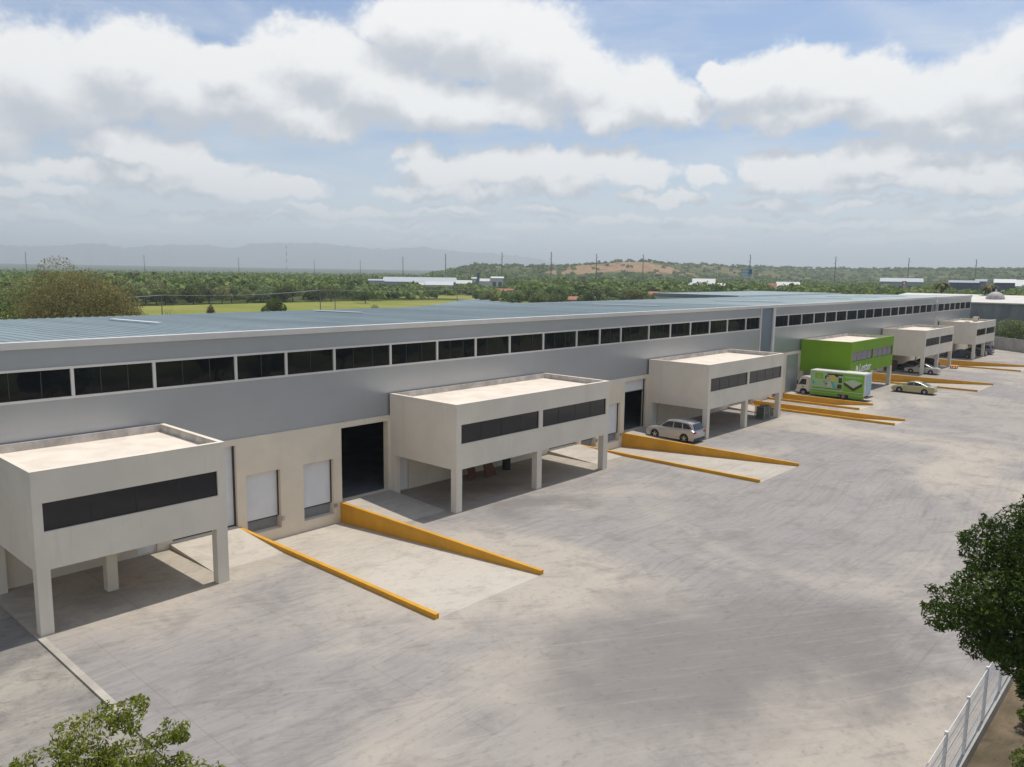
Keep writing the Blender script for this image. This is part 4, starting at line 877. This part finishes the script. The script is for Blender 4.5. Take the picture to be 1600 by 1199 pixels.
def tree_proto(h, w, kind, n, size, mtl, seed, depth=3):
    rg = random.Random(seed); lob = lobes_for(h, w, kind, rg); cm_ = crown_mesh('crown', lob, n, size, mtl, seed)
    mb = MB(); tips = []
    hb = h * .22
    mb.tube((0, 0, -.3), (0, 0, hb), h * .028, h * .022, 8, cap=False)
    for k in range(4):
        a = k * 1.57 + rg.random(); limbs(mb, (0, 0, hb), Vector((math.cos(a) * .6, math.sin(a) * .6, 1)).normalized(), h * (.26 if kind != 'airy' else .19), h * .014, depth, rg, tips)
    tm = bpy.data.meshes.new('trunk'); tm.from_pydata(mb.v, [], mb.f); tm.materials.append(M['bark'])
    return tm, cm_
def plant_tree(proto, x, y, z, s, rz, label=None, cat='tree', group=None, name='tree', sz=None, mtl=None):
    e = bpy.data.objects.new(name, None); COL.objects.link(e); e.location = (x, y, z); e.rotation_euler = (0, 0, rz); e.scale = (s, s, sz or s); e.empty_display_size = .5
    tag(e, label, cat, group)
    for nm, me_ in (('trunk', proto[0]), ('crown', proto[1])):
        o_ = bpy.data.objects.new(nm, me_); COL.objects.link(o_); o_.parent = e
        if mtl is not None and nm == 'crown': o_.material_slots[0].link = 'OBJECT'; o_.material_slots[0].material = mtl
    return e
PR = [tree_proto(9, 9.5, 'round', 2600, .33, M['leafmid'], 11, 2), tree_proto(9, 11, 'wide', 3000, .33, M['leafmid'], 12, 2), tree_proto(10, 8, 'tall', 2400, .33, M['leafmid'], 13, 2), tree_proto(6, 7, 'bush', 1900, .33, M['leafmid'], 14, 2), tree_proto(9, 10, 'round', 2800, .33, M['leafmid'], 15, 2)]
rg = random.Random(5)
def gz_(x, y): return float(terrain_h(x, y)) - .1
cand = []
# woodland bands: (px0, px1, d0, d1, spacing)
def band(p0, p1, d0a, d0b, dmax, sp):
    out = []; px = p0
    d_ = None
    d = 0
    # rows
    r = 0
    while True:
        done = True; px = p0
        while px < p1:
            u = (px - p0) / (p1 - p0); ds = d0a + (d0b - d0a) * u; dd_ = ds + r * sp * 1.05 + rg.uniform(-1, 1) * (3 if r < 1 else 7)
            if dd_ < dmax: out.append((px + rg.uniform(-.3, .3) * sp / dd_ * F, dd_)); done = False
            px += sp * rg.uniform(.75, 1.25) / max(dd_, ds) * F
        r += 1
        if done: break
    return out
for b_ in [(-60, 160, 290, 318, 640, 10), (160, 420, 322, 350, 760, 9.5), (420, 590, 352, 378, 700, 10), (590, 700, 395, 402, 420, 10), (560, 760, 470, 480, 640, 11), (760, 1060, 330, 300, 680, 10), (1060, 1680, 255, 262, 760, 10.5)]: cand += band(*b_)
cand = [(p, d) for p, d in cand if not (d > 330 and rg.random() < .12)]
FARB_CLEAR = [(575, 800, 560, 640), (1070, 1135, 555, 700), (1190, 1250, 500, 640), (1365, 1435, 560, 760), (1470, 1560, 470, 640), (775, 815, 420, 470), (875, 935, 350, 385), (985, 1045, 330, 372)]
cand = [(p, d) for p, d in cand if not any(a < p < b_ and c_ < d < e for a, b_, c_, e in FARB_CLEAR)]
cand.sort(key=lambda q: q[1])
near = cand[:270]; farc = cand[270:]
KL = ['round crowned green tree', 'wide spreading green tree', 'upright narrow green tree', 'low bushy green tree', 'full leafy green tree']
for i, (px, d) in enumerate(near):
    x, y = pol(px, d); k = rg.randrange(5); s = rg.uniform(.72, 1.15)
    if k == 3: s *= 1.25
    if px > 1060: s *= .92
    if 570 < px < 800: s *= .68
    plant_tree(PR[k], x, y, gz_(x, y), s, rg.uniform(0, 6.28), KL[k] + (' behind the pale meadow' if px < 700 else ' below the low hills, past the roof hump' if px < 1060 else ' behind the far warehouse block'), 'tree', 'trees of the woodland belt', name='woodland_tree', sz=s * rg.uniform(.85, 1.12))
# far wood: one stuff object of many small crowns
def wood(name, items, faces, size, mtl, hh):
    rs = np.random.default_rng(9); Vs = []; tint = []
    for (x, y, z, w, h_) in items:
        nl = 4; c = rs.normal(size=(nl, 3)) * [w * .2, w * .2, h_ * .12] + [0, 0, h_ * .58]
        idx = rs.integers(0, nl, faces); dd_ = rs.normal(size=(faces, 3)); dd_ /= np.linalg.norm(dd_, axis=1)[:, None]
        P_ = c[idx] + dd_ * (rs.random(faces) ** .2)[:, None] * [w * .32, w * .32, h_ * .34] + [x, y, z]
        P_[:, 2] = np.maximum(P_[:, 2], z + .1)
        nr = rs.normal(size=(faces, 3)) * .6 + dd_ * .9 + [0, 0, .4]; nr /= np.linalg.norm(nr, axis=1)[:, None]
        a = np.cross(nr, rs.normal(size=(faces, 3))); a /= np.linalg.norm(a, axis=1)[:, None]; b2 = np.cross(nr, a); s = size * w / 8 * (.6 + .8 * rs.random(faces))[:, None]
        Vs.append(np.stack([P_ - a * s, P_ - b2 * s, P_ + a * s, P_ + b2 * s], 1)); tint.append(np.clip(rs.random() * .6 + rs.random(faces) * .4, 0, 1))
    V = np.concatenate(Vs).reshape(-1, 3); n = len(V) // 4
    me_ = bpy.data.meshes.new(name); me_.vertices.add(n * 4); me_.vertices.foreach_set('co', V.ravel().astype(np.float32)); me_.loops.add(n * 4); me_.loops.foreach_set('vertex_index', np.arange(n * 4))
    me_.polygons.add(n); me_.polygons.foreach_set('loop_start', np.arange(n) * 4); me_.polygons.foreach_set('loop_total', np.full(n, 4)); me_.update(calc_edges=True)
    at_ = me_.attributes.new('tint', 'FLOAT', 'FACE'); at_.data.foreach_set('value', np.concatenate(tint).astype(np.float32)); me_.materials.append(mtl)
    o_ = bpy.data.objects.new(name, me_); COL.objects.link(o_); tag(o_, kind='stuff'); return o_
M['leaffar'] = leafmat('far_woodland_leaf', (0.062, 0.100, 0.024), (0.17, 0.235, 0.05), (0.34, 0.32, 0.12), 0.28, 0)
items = []
for (px, d) in farc:
    x, y = pol(px, d); items.append((x, y, gz_(x, y), rg.uniform(7.5, 12), rg.uniform(6, 10) * (.62 if 560 < px < 810 and d < 600 else 1)))
o = wood('far_woodland', items, 90, .85, M['leaffar'], 8); tag(o, 'far mass of green trees behind the front row of woodland', 'woodland')
items = []
for k in range(5200):
    px = rg.uniform(-80, 1700); d = 700 + 1400 * rg.random() ** 1.2
    if px < 640 and d > 1500 and rg.random() < .5: d = rg.uniform(760, 1300)
    if any(a < px < b_ and c_ < d < e + 30 for a, b_, c_, e in FARB_CLEAR): continue
    x, y = pol(px, d)
    if 885 < px < 1048 and 1100 < d < 1395 and rg.random() < .8: continue
    hgt = rg.uniform(2.5, 5.5) if px > 690 and d > 950 else rg.uniform(5, 9)
    items.append((x, y, gz_(x, y), rg.uniform(6, 11), hgt))
o = wood('hill_scrub', items, 34, 1.25, M['leaffar'], 5); tag(o, 'green scrub covering the distant plain and low hills', 'scrub')

# individual trees and shrubs closer in
def special(px, d, h, w, kind, n, size, mtl, seed, label, depth=3, trunkm=None, name='tree', z=None):
    pr = tree_proto(h, w, kind, n, size, mtl, seed, depth); x, y = pol(px, d); e = plant_tree(pr, x, y, gz_(x, y) if z is None else z, 1, 0, label, name=name)
    if trunkm: pr[0].materials.clear(); pr[0].materials.append(trunkm)
    return e
special(128, 128, 17.0, 21.5, 'airy', 38000, .12, M['leafbrown'], 21, 'broad dry brownish tree with bare limbs behind the left end of the roof', 5, M['barkgrey'])
special(84, 134, 12.6, 13, 'airy', 14000, .12, M['leafbrown'], 22, 'olive brown tree just left behind the broad dry tree', 4, M['barkgrey'])
special(172, 130, 14.0, 10, 'airy', 11000, .11, M['leafbrown'], 26, 'smaller brown twiggy tree at the right of the broad dry tree', 5, M['barkgrey'])
special(6, 98, 10.5, 9, 'bush', 7000, .13, M['leaflime'], 23, 'bright lime green bush at the left frame edge behind the roof', 3)
special(-28, 120, 12, 11, 'round', 6000, .17, M['leafmid'], 24, 'dark green tree cut by the left frame edge', 3)
special(30, 175, 14.5, 12, 'round', 5000, .2, M['leafmid'], 25, 'green tree with pale top behind the lime green bush', 3)
special(48, 150, 9.5, 9, 'wide', 4500, .16, M['leafmid'], 31, 'mid green tree between lime bush and dry tree', 3)
special(425, 236, 6.6, 8.6, 'bush', 5200, .20, M['leafmid'], 27, 'round dark green tree standing alone in the pale meadow', 3)
special(570, 350, 7.5, 7, 'round', 2500, .26, M['leafmid'], 28, 'dark tree at the left end of the open far meadow', 3)
for i, (px, d, h, w, lb) in enumerate([(582, 250, 4.2, 5, 'dark small shrub at the meadow edge by the roof'), (597, 246, 3.2, 6, 'low wide shrub beside the dark small shrub at the meadow edge'), (631, 262, 2.4, 3, 'tiny dark shrub alone on the open meadow'), (691, 272, 3.4, 4.5, 'small round shrub left of the roof hump'), (707, 272, 3.6, 5.5, 'wider round shrub right above the roof hump'), (338, 232, 2.6, 4, 'thin low shrub on the meadow left of the round tree'), (328, 236, 5.0, 2.6, 'upright sparse shrub on the meadow left of the round tree'), (352, 230, 1.9, 5, 'low brown weeds on the meadow left of the round tree')]):
    special(px, d, h, w, 'bush', 1500, .16, M['leafmid'] if i not in (6, 7) else M['leafbrown'], 40 + i, lb, 2, name='shrub')
special(263, 205, 5.5, 4, 'round', 160, .10, M['leafbrown'], 61, 'bare forked dead tree beside the wooden pole', 5, M['barkgrey'])
# bushes behind the boundary wall
for i, (x, y, h, w, lb) in enumerate([(187, -6.0, 7.6, 9.5, 'big green bush behind the boundary wall, left of the next one'), (184, -13.5, 7.0, 10, 'big green bush behind the boundary wall at the right frame edge'), (189, 4.2, 6.6, 6.5, 'dark bush in the gap past the warehouse corner'), (191, 1.5, 7.8, 4, 'small yellowish bush top beside the dark bush')]):
    pr = tree_proto(h, w, 'bush', 5000, .17, M['leafmid'] if i != 3 else M['leaflime'], 70 + i, 2); plant_tree(pr, x, y, 0, 1, 0, lb, name='bush', cat='bush')
# palms
def palm(px, d, h, label, s=1.0):
    x, y = pol(px, d); z = gz_(x, y); o_ = empty('palm_tree', (x, y, z), label=label, cat='palm tree')
    mb = MB(); mb.tube((x, y, z - .2), (x + .1, y, z + h * .5), .28 * s, .22 * s, 10, False).tube((x + .1, y, z + h * .5), (x, y, z + h), .22 * s, .25 * s, 10, False); mb.build('trunk', M['bark'], o_)
    mb = MB(); rg_ = random.Random(px)
    for k in range(46):
        a = rg_.random() * 6.28; up = rg_.uniform(-.9, 1.1); P_ = Vector((x, y, z + h)); dv = Vector((math.cos(a), math.sin(a), up)).normalized(); side = dv.cross(Vector((0, 0, 1))).normalized()
        w_ = .42 * s; pts = [P_]; cur = P_; dv2 = dv.copy()
        for j in range(4): dv2 = (dv2 + Vector((0, 0, -.32))).normalized(); cur = cur + dv2 * .62 * s; pts.append(cur)
        for j in range(4):
            wa, wb = w_ * (.25, .8, 1, .7)[j], w_ * (.8, 1, .7, .1)[j]
            mb.face([pts[j] - side * wa, pts[j + 1] - side * wb, pts[j + 1] + side * wb, pts[j] + side * wa])
    me_o = mb.build('crown', M['palm'], o_)
    at_ = me_o.data.attributes.new('tint', 'FLOAT', 'FACE'); at_.data.foreach_set('value', [rg_.random() for _ in me_o.data.polygons])
palm(1464, 240, 12.6, 'brownish fan palm, left of the two above the far roof end')
palm(1538, 225, 12.2, 'brownish fan palm beside the pale dome at the far right')
for i, (px, d, h) in enumerate([(184, 420, 11.0), (208, 450, 11.4), (214, 455, 11.0), (219, 452, 11.2), (243, 440, 11.8)]): palm(px, d, h, 'tiny distant palm on the skyline behind the left woodland', .6); 
for o in COL.objects:
    if o.name.startswith('palm_tree') and 'tiny' in o.get('label', ''): o['group'] = 'tiny distant palms on the left skyline'
# foreground tree on the right, over the fence
def hero(name, loc, h, lob, n, size, mtl, seed, label, depth=5, trunk_h=1.6, base=(0, 0)):
    rgn = random.Random(seed); e = empty(name, loc, label=label, cat='tree'); mb = MB(); tips = []
    mb.tube((*base, -.4), (*base, trunk_h), .17, .13, 12, cap=False)
    for (cx, cy, cz, rx, ry, rz_) in lob:
        p = Vector((*base, trunk_h * .9)); tgt = Vector((cx, cy, cz)); q = p; r = .075
        for j in range(4):
            nx2 = p.lerp(tgt, (j + 1) / 4 * .8) + Vector((rgn.gauss(0, .08), rgn.gauss(0, .08), .12 * math.sin(j))); mb.tube(q, nx2, r, r * .8, 7, cap=False); q = nx2; r *= .8
        for k in range(5):
            a = Vector((rgn.gauss(0, 1), rgn.gauss(0, 1), rgn.gauss(.2, .8))).normalized(); limbs(mb, q, a, max(rx, rz_) * .42, .022, 3, rgn, tips, .7)
    mb.build('trunk', M['bark'], e, local=True)
    L2 = list(lob) + [(t_[0], t_[1], t_[2], .20, .20, .15) for t_ in rgn.sample(tips, min(len(tips), 150))]
    for _ in range(110):      # ragged sprigs standing out of the crown
        q_ = rgn.choice(lob); a = Vector((rgn.gauss(0, 1), rgn.gauss(0, 1), rgn.gauss(.1, .8))).normalized(); k_ = rgn.uniform(.9, 1.3); r_ = rgn.uniform(.07, .16) * (q_[3] ** .4)
        for j in range(3): L2.append((q_[0] + a.x * q_[3] * (k_ - j * .12), q_[1] + a.y * q_[4] * (k_ - j * .12), q_[2] + a.z * q_[5] * (k_ - j * .12), r_ * (1 + j * .4), r_ * (1 + j * .4), r_ * (1 + j * .3)))
    me_ = crown_mesh('crown', L2, n, size, mtl, seed, .3, 1.35, .55); o_ = bpy.data.objects.new('crown', me_); COL.objects.link(o_); o_.parent = e
    return e
def lr(u, v, z, r, k=.8): return (-.67 * u + .74 * v, .74 * u + .67 * v, z, r, r, r * k)
lobR = [lr(-.6, .2, 6.9, 1.7), lr(.6, .3, 6.6, 1.3), lr(1.5, .2, 6.3, .95), lr(2.2, .1, 6.1, .7), lr(2.75, 0, 5.9, .45), lr(1.3, 0, 5.5, .85), lr(.6, -.2, 4.9, .7), lr(1.7, .1, 5.2, .5), lr(.2, .5, 7.6, 1.2), lr(-.5, .8, 8.2, 1.0),
        lr(-.9, .6, 8.9, .7), lr(-.1, .4, 8.2, .5), lr(-1.8, .3, 7.4, 1.7), lr(-1.4, -.3, 5.6, 1.3), lr(-.2, -.2, 5.4, 1.2), lr(-2.6, .5, 8.6, 1.5), lr(.9, 1.0, 7.2, .9), lr(-.6, 0, 4.6, .7), lr(-3.0, 0, 6.4, 1.6), lr(-.9, -.6, 4.4, 1.0), lr(-.1, .2, 3.9, .6), lr(-.9, .3, 3.5, .8), lr(-.2, -.3, 4.7, .8), lr(-1.8, -.5, 4.6, 1.1), lr(.3, -.4, 4.3, .7), lr(-1.3, -1.0, 3.6, .8), lr(-2.6, -.8, 4.8, 1.2)]
hero('foreground_tree', (17.55, -36.0, .15), 9, lobR, 120000, .044, M['leafdark'], 101, 'dense dark green tree overhanging the fence at the right edge', trunk_h=4.2, base=(1.9, -1.7))
def ll(u, v, z, r, k=.75): return (.67 * u + .74 * v, -.74 * u + .67 * v, z, r, r, r * k)
lobL = [ll(-1.1, .9, 5.9, .45), ll(-.75, .9, 6.05, .40), ll(-.3, 1.0, 6.2, .35), ll(-1.6, .5, 5.5, .45), ll(-2.1, .3, 5.3, .4), ll(-.6, .3, 5.6, .6), ll(.2, .5, 5.8, .42), ll(.5, .9, 5.95, .3), ll(.9, .4, 5.4, .5), ll(1.5, .3, 5.3, .4), ll(1.9, .3, 5.35, .32),
        ll(-1.3, -.2, 5.0, .7), ll(0, -.2, 5.1, .8), ll(1.2, -.3, 4.9, .7), ll(2.0, -.4, 4.8, .6), ll(-2.0, -.4, 4.7, .7), ll(0, -.9, 4.4, 1.2), ll(-.9, .6, 5.4, .5)]
hero('foreground_tree', (.05, -25.75, .1), 6, lobL, 30000, .034, M['leafbright'], 103, 'sparse yellow green tree top with thin twigs at the bottom left corner', trunk_h=2.6)
for i, (x, y, h, w) in enumerate([(20.9, -35.6, 1.0, 1.9), (22.4, -36.0, 1.3, 2.2), (24.0, -35.4, .8, 1.6), (19.4, -36.2, .9, 1.8)]):
    pr = tree_proto(h, w, 'bush', 2600, .05, M['leafmid'], 130 + i, 2); plant_tree(pr, x, y, -.08, 1, 0, ['low leafy shrub under the foreground tree by the fence plinth', 'taller leafy shrub on the brown soil under the foreground tree', 'smallest leafy shrub on the soil by the fence', 'low shrub at the bottom right corner on the brown soil'][i], name='shrub', cat='shrub')
# garden trees along the road side of the yard, opposite the warehouse
for i in range(34):
    x = 16 + i * 11.5 + rg.uniform(-3, 3); plant_tree(PR[i % 5], x, -50 - rg.uniform(0, 5), 0, rg.uniform(.8, 1.1), rg.uniform(0, 6), 'green tree in the row along the open side of the yard', 'tree', 'trees along the open side of the yard', name='tree')

# ------------------------------------------------------------------ poles and wires
LPOLE = [(46, 395), (229, 400), (375, 403.5), (492, 407), (563, 407.5), (629, 402), (695, 398), (782, 396), (858, 395), (928, 398), (1000, 399), (1165, 399), (1297, 402), (1410, 404), (1514, 406)]
NAMES = ['above the broad dry tree at the left', 'second from the left on the skyline', 'third from the left on the skyline', 'just right of the red and white radio mast', 'above the left end of the pale factory roofs', 'above the middle of the pale factory roofs', 'at the foot of the low hill', 'above the left shoulder of the hill', 'in front of the green slope left of the bare earth', 'before the left part of the bare brown slope', 'before the right part of the bare brown slope', 'behind the billboard', 'between billboard and left palm', 'left of the fan palm', 'between the two fan palms']
for (px, py), nm in zip(LPOLE, NAMES):
    e = (hor(px) - py) / F * math.cos(math.atan((px - 800) / F)); d = 17.0 / e; x, y = pol(px, d); zb = gz_(x, y); zt = 14 + d * e
    o = empty('transmission_pole', (x, y, zb), label='tall slim steel transmission pole ' + nm, cat='pole', group='transmission poles on the skyline')
    MB().tube((x, y, zb), (x, y, zt), .55, .28, 8).build('shaft', M['lead'], o)
    mb = MB(); a = bearing(px) + 1.57; ux, uy = math.sin(a), math.cos(a)
    for k, (zz, l) in enumerate(((zt - 1.0, 1.4), (zt - 3.4, 1.6), (zt - 5.8, 1.8))): mb.tube((x, y, zz), (x + ux * l * (1 if k % 2 else -1), y + uy * l * (1 if k % 2 else -1), zz + .2), .12, .08, 5)
    mb.build('crossarm', M['lead'], o)
px, py, d = 449, 385, 1700; x, y = pol(px, d); zb = gz_(x, y); zt = zof(px, py, d)
o = empty('radio_mast', (x, y, zb), label='tall thin red and white lattice radio mast on the left skyline', cat='mast'); mr = mat('red_paint', (.45, .08, .05), .6); mb = MB(); n = 9
for k in range(n):
    mb.mi = k % 2; z0, z1 = zb + (zt - zb) * k / n, zb + (zt - zb) * (k + 1) / n
    for (ox, oy) in ((-.5, -.4), (.5, -.4), (0, .5)): mb.tube((x + ox, y + oy, z0), (x + ox, y + oy, z1), .16, n=4)
    mb.tube((x - .5, y - .4, z0), (x + .5, y - .4, z1), .1, n=4).tube((x + .5, y - .4, z0), (x, y + .5, z1), .1, n=4)
mb.build('tower', [mr, M['white']], o)
UP = [(-120, 200, 6.5), (253, 233, 6.9), (500, 285, 7.2), (523, 288, 7.2), (713, 326, 7.0), (879, 404, 6.6)]
LBU = ['left, cut off by the frame', 'beside the forked dead tree', 'left one of the pair in the meadow', 'right one of the pair in the meadow', 'above the roof hump', 'in front of the red roofed houses']
tops = []
for (px, d, h), lb in zip(UP, LBU):
    x, y = pol(px, d); o = empty('utility_pole', (x, y, -.1), label='short wooden utility pole, the one ' + lb, cat='pole', group='wooden utility poles in the meadow')
    MB().tube((x, y, -.2), (x, y, h), .16, .11, 8).build('post', M['barkgrey'], o); MB().box(x - .9, x + .9, y - .05, y + .05, h - .35, h - .23).build('crossarm', M['wood'], o); tops.append(Vector((x, y, h - .2)))
for k, (a, b_) in enumerate(zip(tops[:-1], tops[1:])):
    mb = MB()
    for off in (-.8, 0, .8):
        q = a + Vector((off, 0, .05))
        for j in range(1, 13):
            u = j / 12; p = a.lerp(b_, u) + Vector((off, 0, .05 - 1.3 * 4 * u * (1 - u) * ((b_ - a).length / 120) ** 1)); mb.tube(q, p, .055, n=4, cap=False); q = p
    tag(mb.build('overhead_wire', M['galv']), 'overhead wires on the wooden poles, ' + ['by the left frame edge', 'over the left meadow past the round tree', 'between the pole pair', 'over the right meadow', 'from the roof hump to the red roofs'][k], 'wires', 'overhead wires of the wooden pole line')
# stakes and post-and-wire fence in the meadow near the roof edge
# ------------------------------------------------------------------ distant buildings
M['wpale'] = mat('pale_far_wall', (.55, .55, .53), .8); M['wblue'] = mat('dark_blue_far_glass', (.04, .06, .10), .3); M['wgrey'] = mat('grey_far_wall', (.30, .32, .34), .8)
M['rpale'] = mat('pale_far_roof', (.48, .48, .47), .6); M['rred'] = mat('red_tile_roof', (.33, .12, .07), .8); M['rgrey'] = mat('grey_far_roof', (.36, .39, .41), .6); M['sand'] = mat('sand_wall', (.50, .42, .30), .8)
def farb(name, p0, p1, ytop, d, depth, wall, roof, label, rh=.18, win=True, ybot=None):
    a = Vector(pol(p0, d)); b_ = Vector(pol(p1, d)); u = (b_ - a); w = u.length; u.normalize(); v = Vector((-u.y, u.x))
    if v.dot(a - Vector(CAMP[:2])) < 0: v = -v
    z0 = gz_(*a) - .5; zt = zof((p0 + p1) / 2, ytop, d); zw = zt - (zt - z0) * rh
    o_ = empty(name, ((a.x + b_.x) / 2, (a.y + b_.y) / 2, z0), label=label, cat='building')
    def P(s, t_, z): q = a + u * s + v * t_; return (q.x, q.y, z)
    MB().hexa([P(0, 0, z0), P(w, 0, z0), P(w, depth, z0), P(0, depth, z0), P(0, 0, zw), P(w, 0, zw), P(w, depth, zw), P(0, depth, zw)]).build('wall', M[wall], o_)
    e = .6; MB().loft([[P(-e, -e, zw + .02), P(-e, depth / 2, zt), P(-e, depth + e, zw + .02)], [P(w + e, -e, zw + .02), P(w + e, depth / 2, zt), P(w + e, depth + e, zw + .02)]]).build('roof', M[roof], o_)
    if win:
        n = max(2, int(w / 6)); 
        for k in range(min(n, 14)):
            s0 = w * (k + .2) / n; s1 = w * (k + .8) / n; za, zb_ = z0 + (zw - z0) * .35, z0 + (zw - z0) * .72
            MB().hexa([P(s0, -.06, za), P(s1, -.06, za), P(s1, -.01, za), P(s0, -.01, za), P(s0, -.06, zb_), P(s1, -.06, zb_), P(s1, -.01, zb_), P(s0, -.01, zb_)]).build('window', M['wblue'], o_)
    return o_
for a in [('factory', 576, 600, 437.0, 575, 30, 'rgrey', 'rgrey', 'pale grey shed at the left end of the distant factory row', .1, False),
          ('factory', 598, 712, 434.0, 620, 40, 'wgrey', 'rgrey', 'longest grey roofed factory in the distant row', .35, False),
          ('factory', 640, 668, 441.5, 590, 20, 'wpale', 'rpale', 'small white hall left in front of the long factory', .3, True),
          ('factory', 664, 706, 440.5, 585, 22, 'wpale', 'rpale', 'white hall right in front of the long factory', .35, True),
          ('factory', 712, 738, 438.5, 600, 20, 'wpale', 'rpale', 'low white hall right of the long factory', .3, False),
          ('office_block', 736, 742, 434, 590, 8, 'wpale', 'wpale', 'small white tower block by the blue pylon sign', .08, True),
          ('factory', 747, 767, 436, 600, 20, 'wpale', 'rpale', 'white hall right of the blue pylon sign', .2, False),
          ('factory', 766, 784, 432.8, 600, 16, 'wpale', 'wpale', 'taller white block at the right end of the factory row', .1, True),
          ('house', 776, 800, 451.5, 445, 12, 'wpale', 'rred', 'white house with red roof behind the roof edge hedge', .45, True),
          ('house', 880, 904, 463.5, 365, 9, 'sand', 'rred', 'left low house with red roof just above the warehouse roof', .35, True),
          ('house', 908, 926, 463.5, 368, 9, 'wpale', 'rred', 'right low house with red roof just above the warehouse roof', .35, True),
          ('house', 986, 1000, 464.5, 350, 8, 'sand', 'rpale', 'small sand coloured hut right of the red roofed houses', .2, False),
          ('house', 1012, 1028, 456, 352, 9, 'sand', 'rred', 'orange tan house among the trees', .3, False),
          ('hall', 848, 878, 441, 640, 14, 'sand', 'rpale', 'pale roofed hall below the green slope', .4, False),
          ('petrol_station', 908, 952, 444, 560, 14, 'wgrey', 'rpale', 'flat white canopy below the bare brown slope', .3, False),
          ('hall', 1078, 1112, 436, 640, 26, 'wblue', 'rpale', 'blue walled hall with bright pale roof left of the billboard', .5, False),
          ('hall', 1060, 1128, 442.5, 620, 18, 'wblue', 'rpale', 'low blue fronted annex below the bright pale roof', .2, False),
          ('hall', 1208, 1243, 441, 560, 30, 'wgrey', 'rpale', 'pale roofed hall right of the billboard', .55, False),
          ('house', 1196, 1207, 443, 560, 10, 'sand', 'rred', 'little red roof beside the pale roofed hall', .5, False),
          ('hall', 1368, 1434, 435.0, 700, 40, 'wgrey', 'rgrey', 'wide grey hall left of the first fan palm', .2, True),
          ('office_block', 1475, 1520, 438.5, 560, 30, 'wblue', 'wgrey', 'dark blue glass fronted block between the palms', .1, True),
          ('office_block', 1516, 1532, 436.5, 580, 20, 'wgrey', 'wgrey', 'taller grey block between the palms', .1, False),
          ('office_block', 1545, 1577, 436.5, 560, 30, 'wblue', 'wpale', 'dark blue glass fronted block right of the second palm', .15, True),
          ('hall', 1578, 1640, 438, 640, 30, 'wpale', 'rpale', 'pale hall at the right frame edge', .3, False)]: farb(*a)
# billboard, signs, dome
def board(px0, px1, y0, y1, d, name, label, cols, pole=True):
    a = Vector(pol(px0, d)); b_ = Vector(pol(px1, d)); u = b_ - a; w = u.length; u.normalize(); v = Vector((-u.y, u.x)); z1, z0 = zof(px0, y0, d), zof(px0, y1, d); zb = gz_(*a); c_ = (a + b_) / 2
    if v.dot(a - Vector(CAMP[:2])) < 0: v = -v
    o_ = empty(name, (c_.x, c_.y, zb), label=label, cat='sign'); P = lambda s, t_, z: (*(a + u * s * w + v * t_), z)
    def slab(s0, s1, za, zb_, t0, t1): return MB().hexa([P(s0, t0, za), P(s1, t0, za), P(s1, t1, za), P(s0, t1, za), P(s0, t0, zb_), P(s1, t0, zb_), P(s1, t1, zb_), P(s0, t1, zb_)])
    bd = slab(0, 1, z0, z1, 0, .5).build('panel', cols[0], o_)
    for (s0, s1, q0, q1, m_) in cols[1:]: slab(s0, s1, z0 + (z1 - z0) * q0, z0 + (z1 - z0) * q1, -.08, -.005).build('panel_patch', m_, bd)
    if pole: MB().tube((c_.x, c_.y, zb), (c_.x, c_.y, z0 - .01), .45, .4, 10).build('post', M['galv'], o_)
board(1152.5, 1170, 420.5, 432, 520, 'billboard', 'pale blue billboard on a single post in front of the hills', [mat('billboard_blue', (.20, .42, .50), .5), (.08, .7, .55, .8, M['wpale']), (.05, .55, .12, .35, M['wpale']), (.6, .95, .3, .9, mat('billboard_dark', (.06, .14, .2), .5)), (.93, 1, 0, 1, M['white'])])
board(905.5, 911, 433, 447, 540, 'pylon_sign', 'dark pylon sign with pink and green panels below the bare slope', [M['wblue'], (.15, .85, .55, .92, mat('pink_sign', (.45, .15, .2), .5)), (.15, .85, .15, .4, mat('teal_sign', (.05, .3, .22), .5))], True)
board(744, 747.5, 427.5, 441, 585, 'pylon_sign', 'narrow blue pylon sign among the white factory halls', [mat('sign_blue', (.04, .12, .25), .5), (.1, .9, .5, .8, M['wblue'])], True)
board(1402, 1409, 439.5, 446, 470, 'pylon_sign', 'small red and white sign left of the first palm', [mat('sign_red', (.5, .08, .08), .5), (.3, .7, .2, .8, M['white'])], True)
x, y = pol(1548.5, 214); o = empty('dome_roof', (x, y, 0), label='pale dome topped pavilion beside the second palm', cat='pavilion')
mb = MB(); n = 24; rings = []
zt = 9.2
for k in range(8):
    a = k / 7 * math.pi / 2; rings.append([(x + 2.0 * math.cos(a) * math.cos(2 * math.pi * i / n) + (1e-3), y + 2.0 * math.cos(a) * math.sin(2 * math.pi * i / n), zt + 1.9 * math.sin(a)) for i in range(n)])
mb.loft(rings); mb.build('dome', mat('pale_dome', (.45, .41, .40), .7, var=(1.5, .3)), o, smooth=True)
MB().tube((x, y, 0), (x, y, zt), 1.95, 1.95, 24).build('drum_wall', M['wpale'], o); MB().tube((x, y, zt + 1.85), (x, y, zt + 2.5), .25, .12, 10).build('finial', M['wpale'], o)

# ------------------------------------------------------------------ haze: one closed box of thin air round everything
hz = MB().box(-6500, 22500, -6500, 22500, -8, 385).build('haze', [])
hm = bpy.data.materials.new('haze_air'); hm.use_nodes = True; ht = NT(hm.node_tree); ht.n.clear()
ho = ht.new('ShaderNodeOutputMaterial'); hv = ht.new('ShaderNodeVolumePrincipled', {'Color': (0.88, 0.96, 1.0, 1), 'Density': 0.00021, 'Anisotropy': 0.2}); ht.l.new(hv.outputs[0], ho.inputs['Volume'])
hz.data.materials.append(hm); tag(hz, kind='stuff')
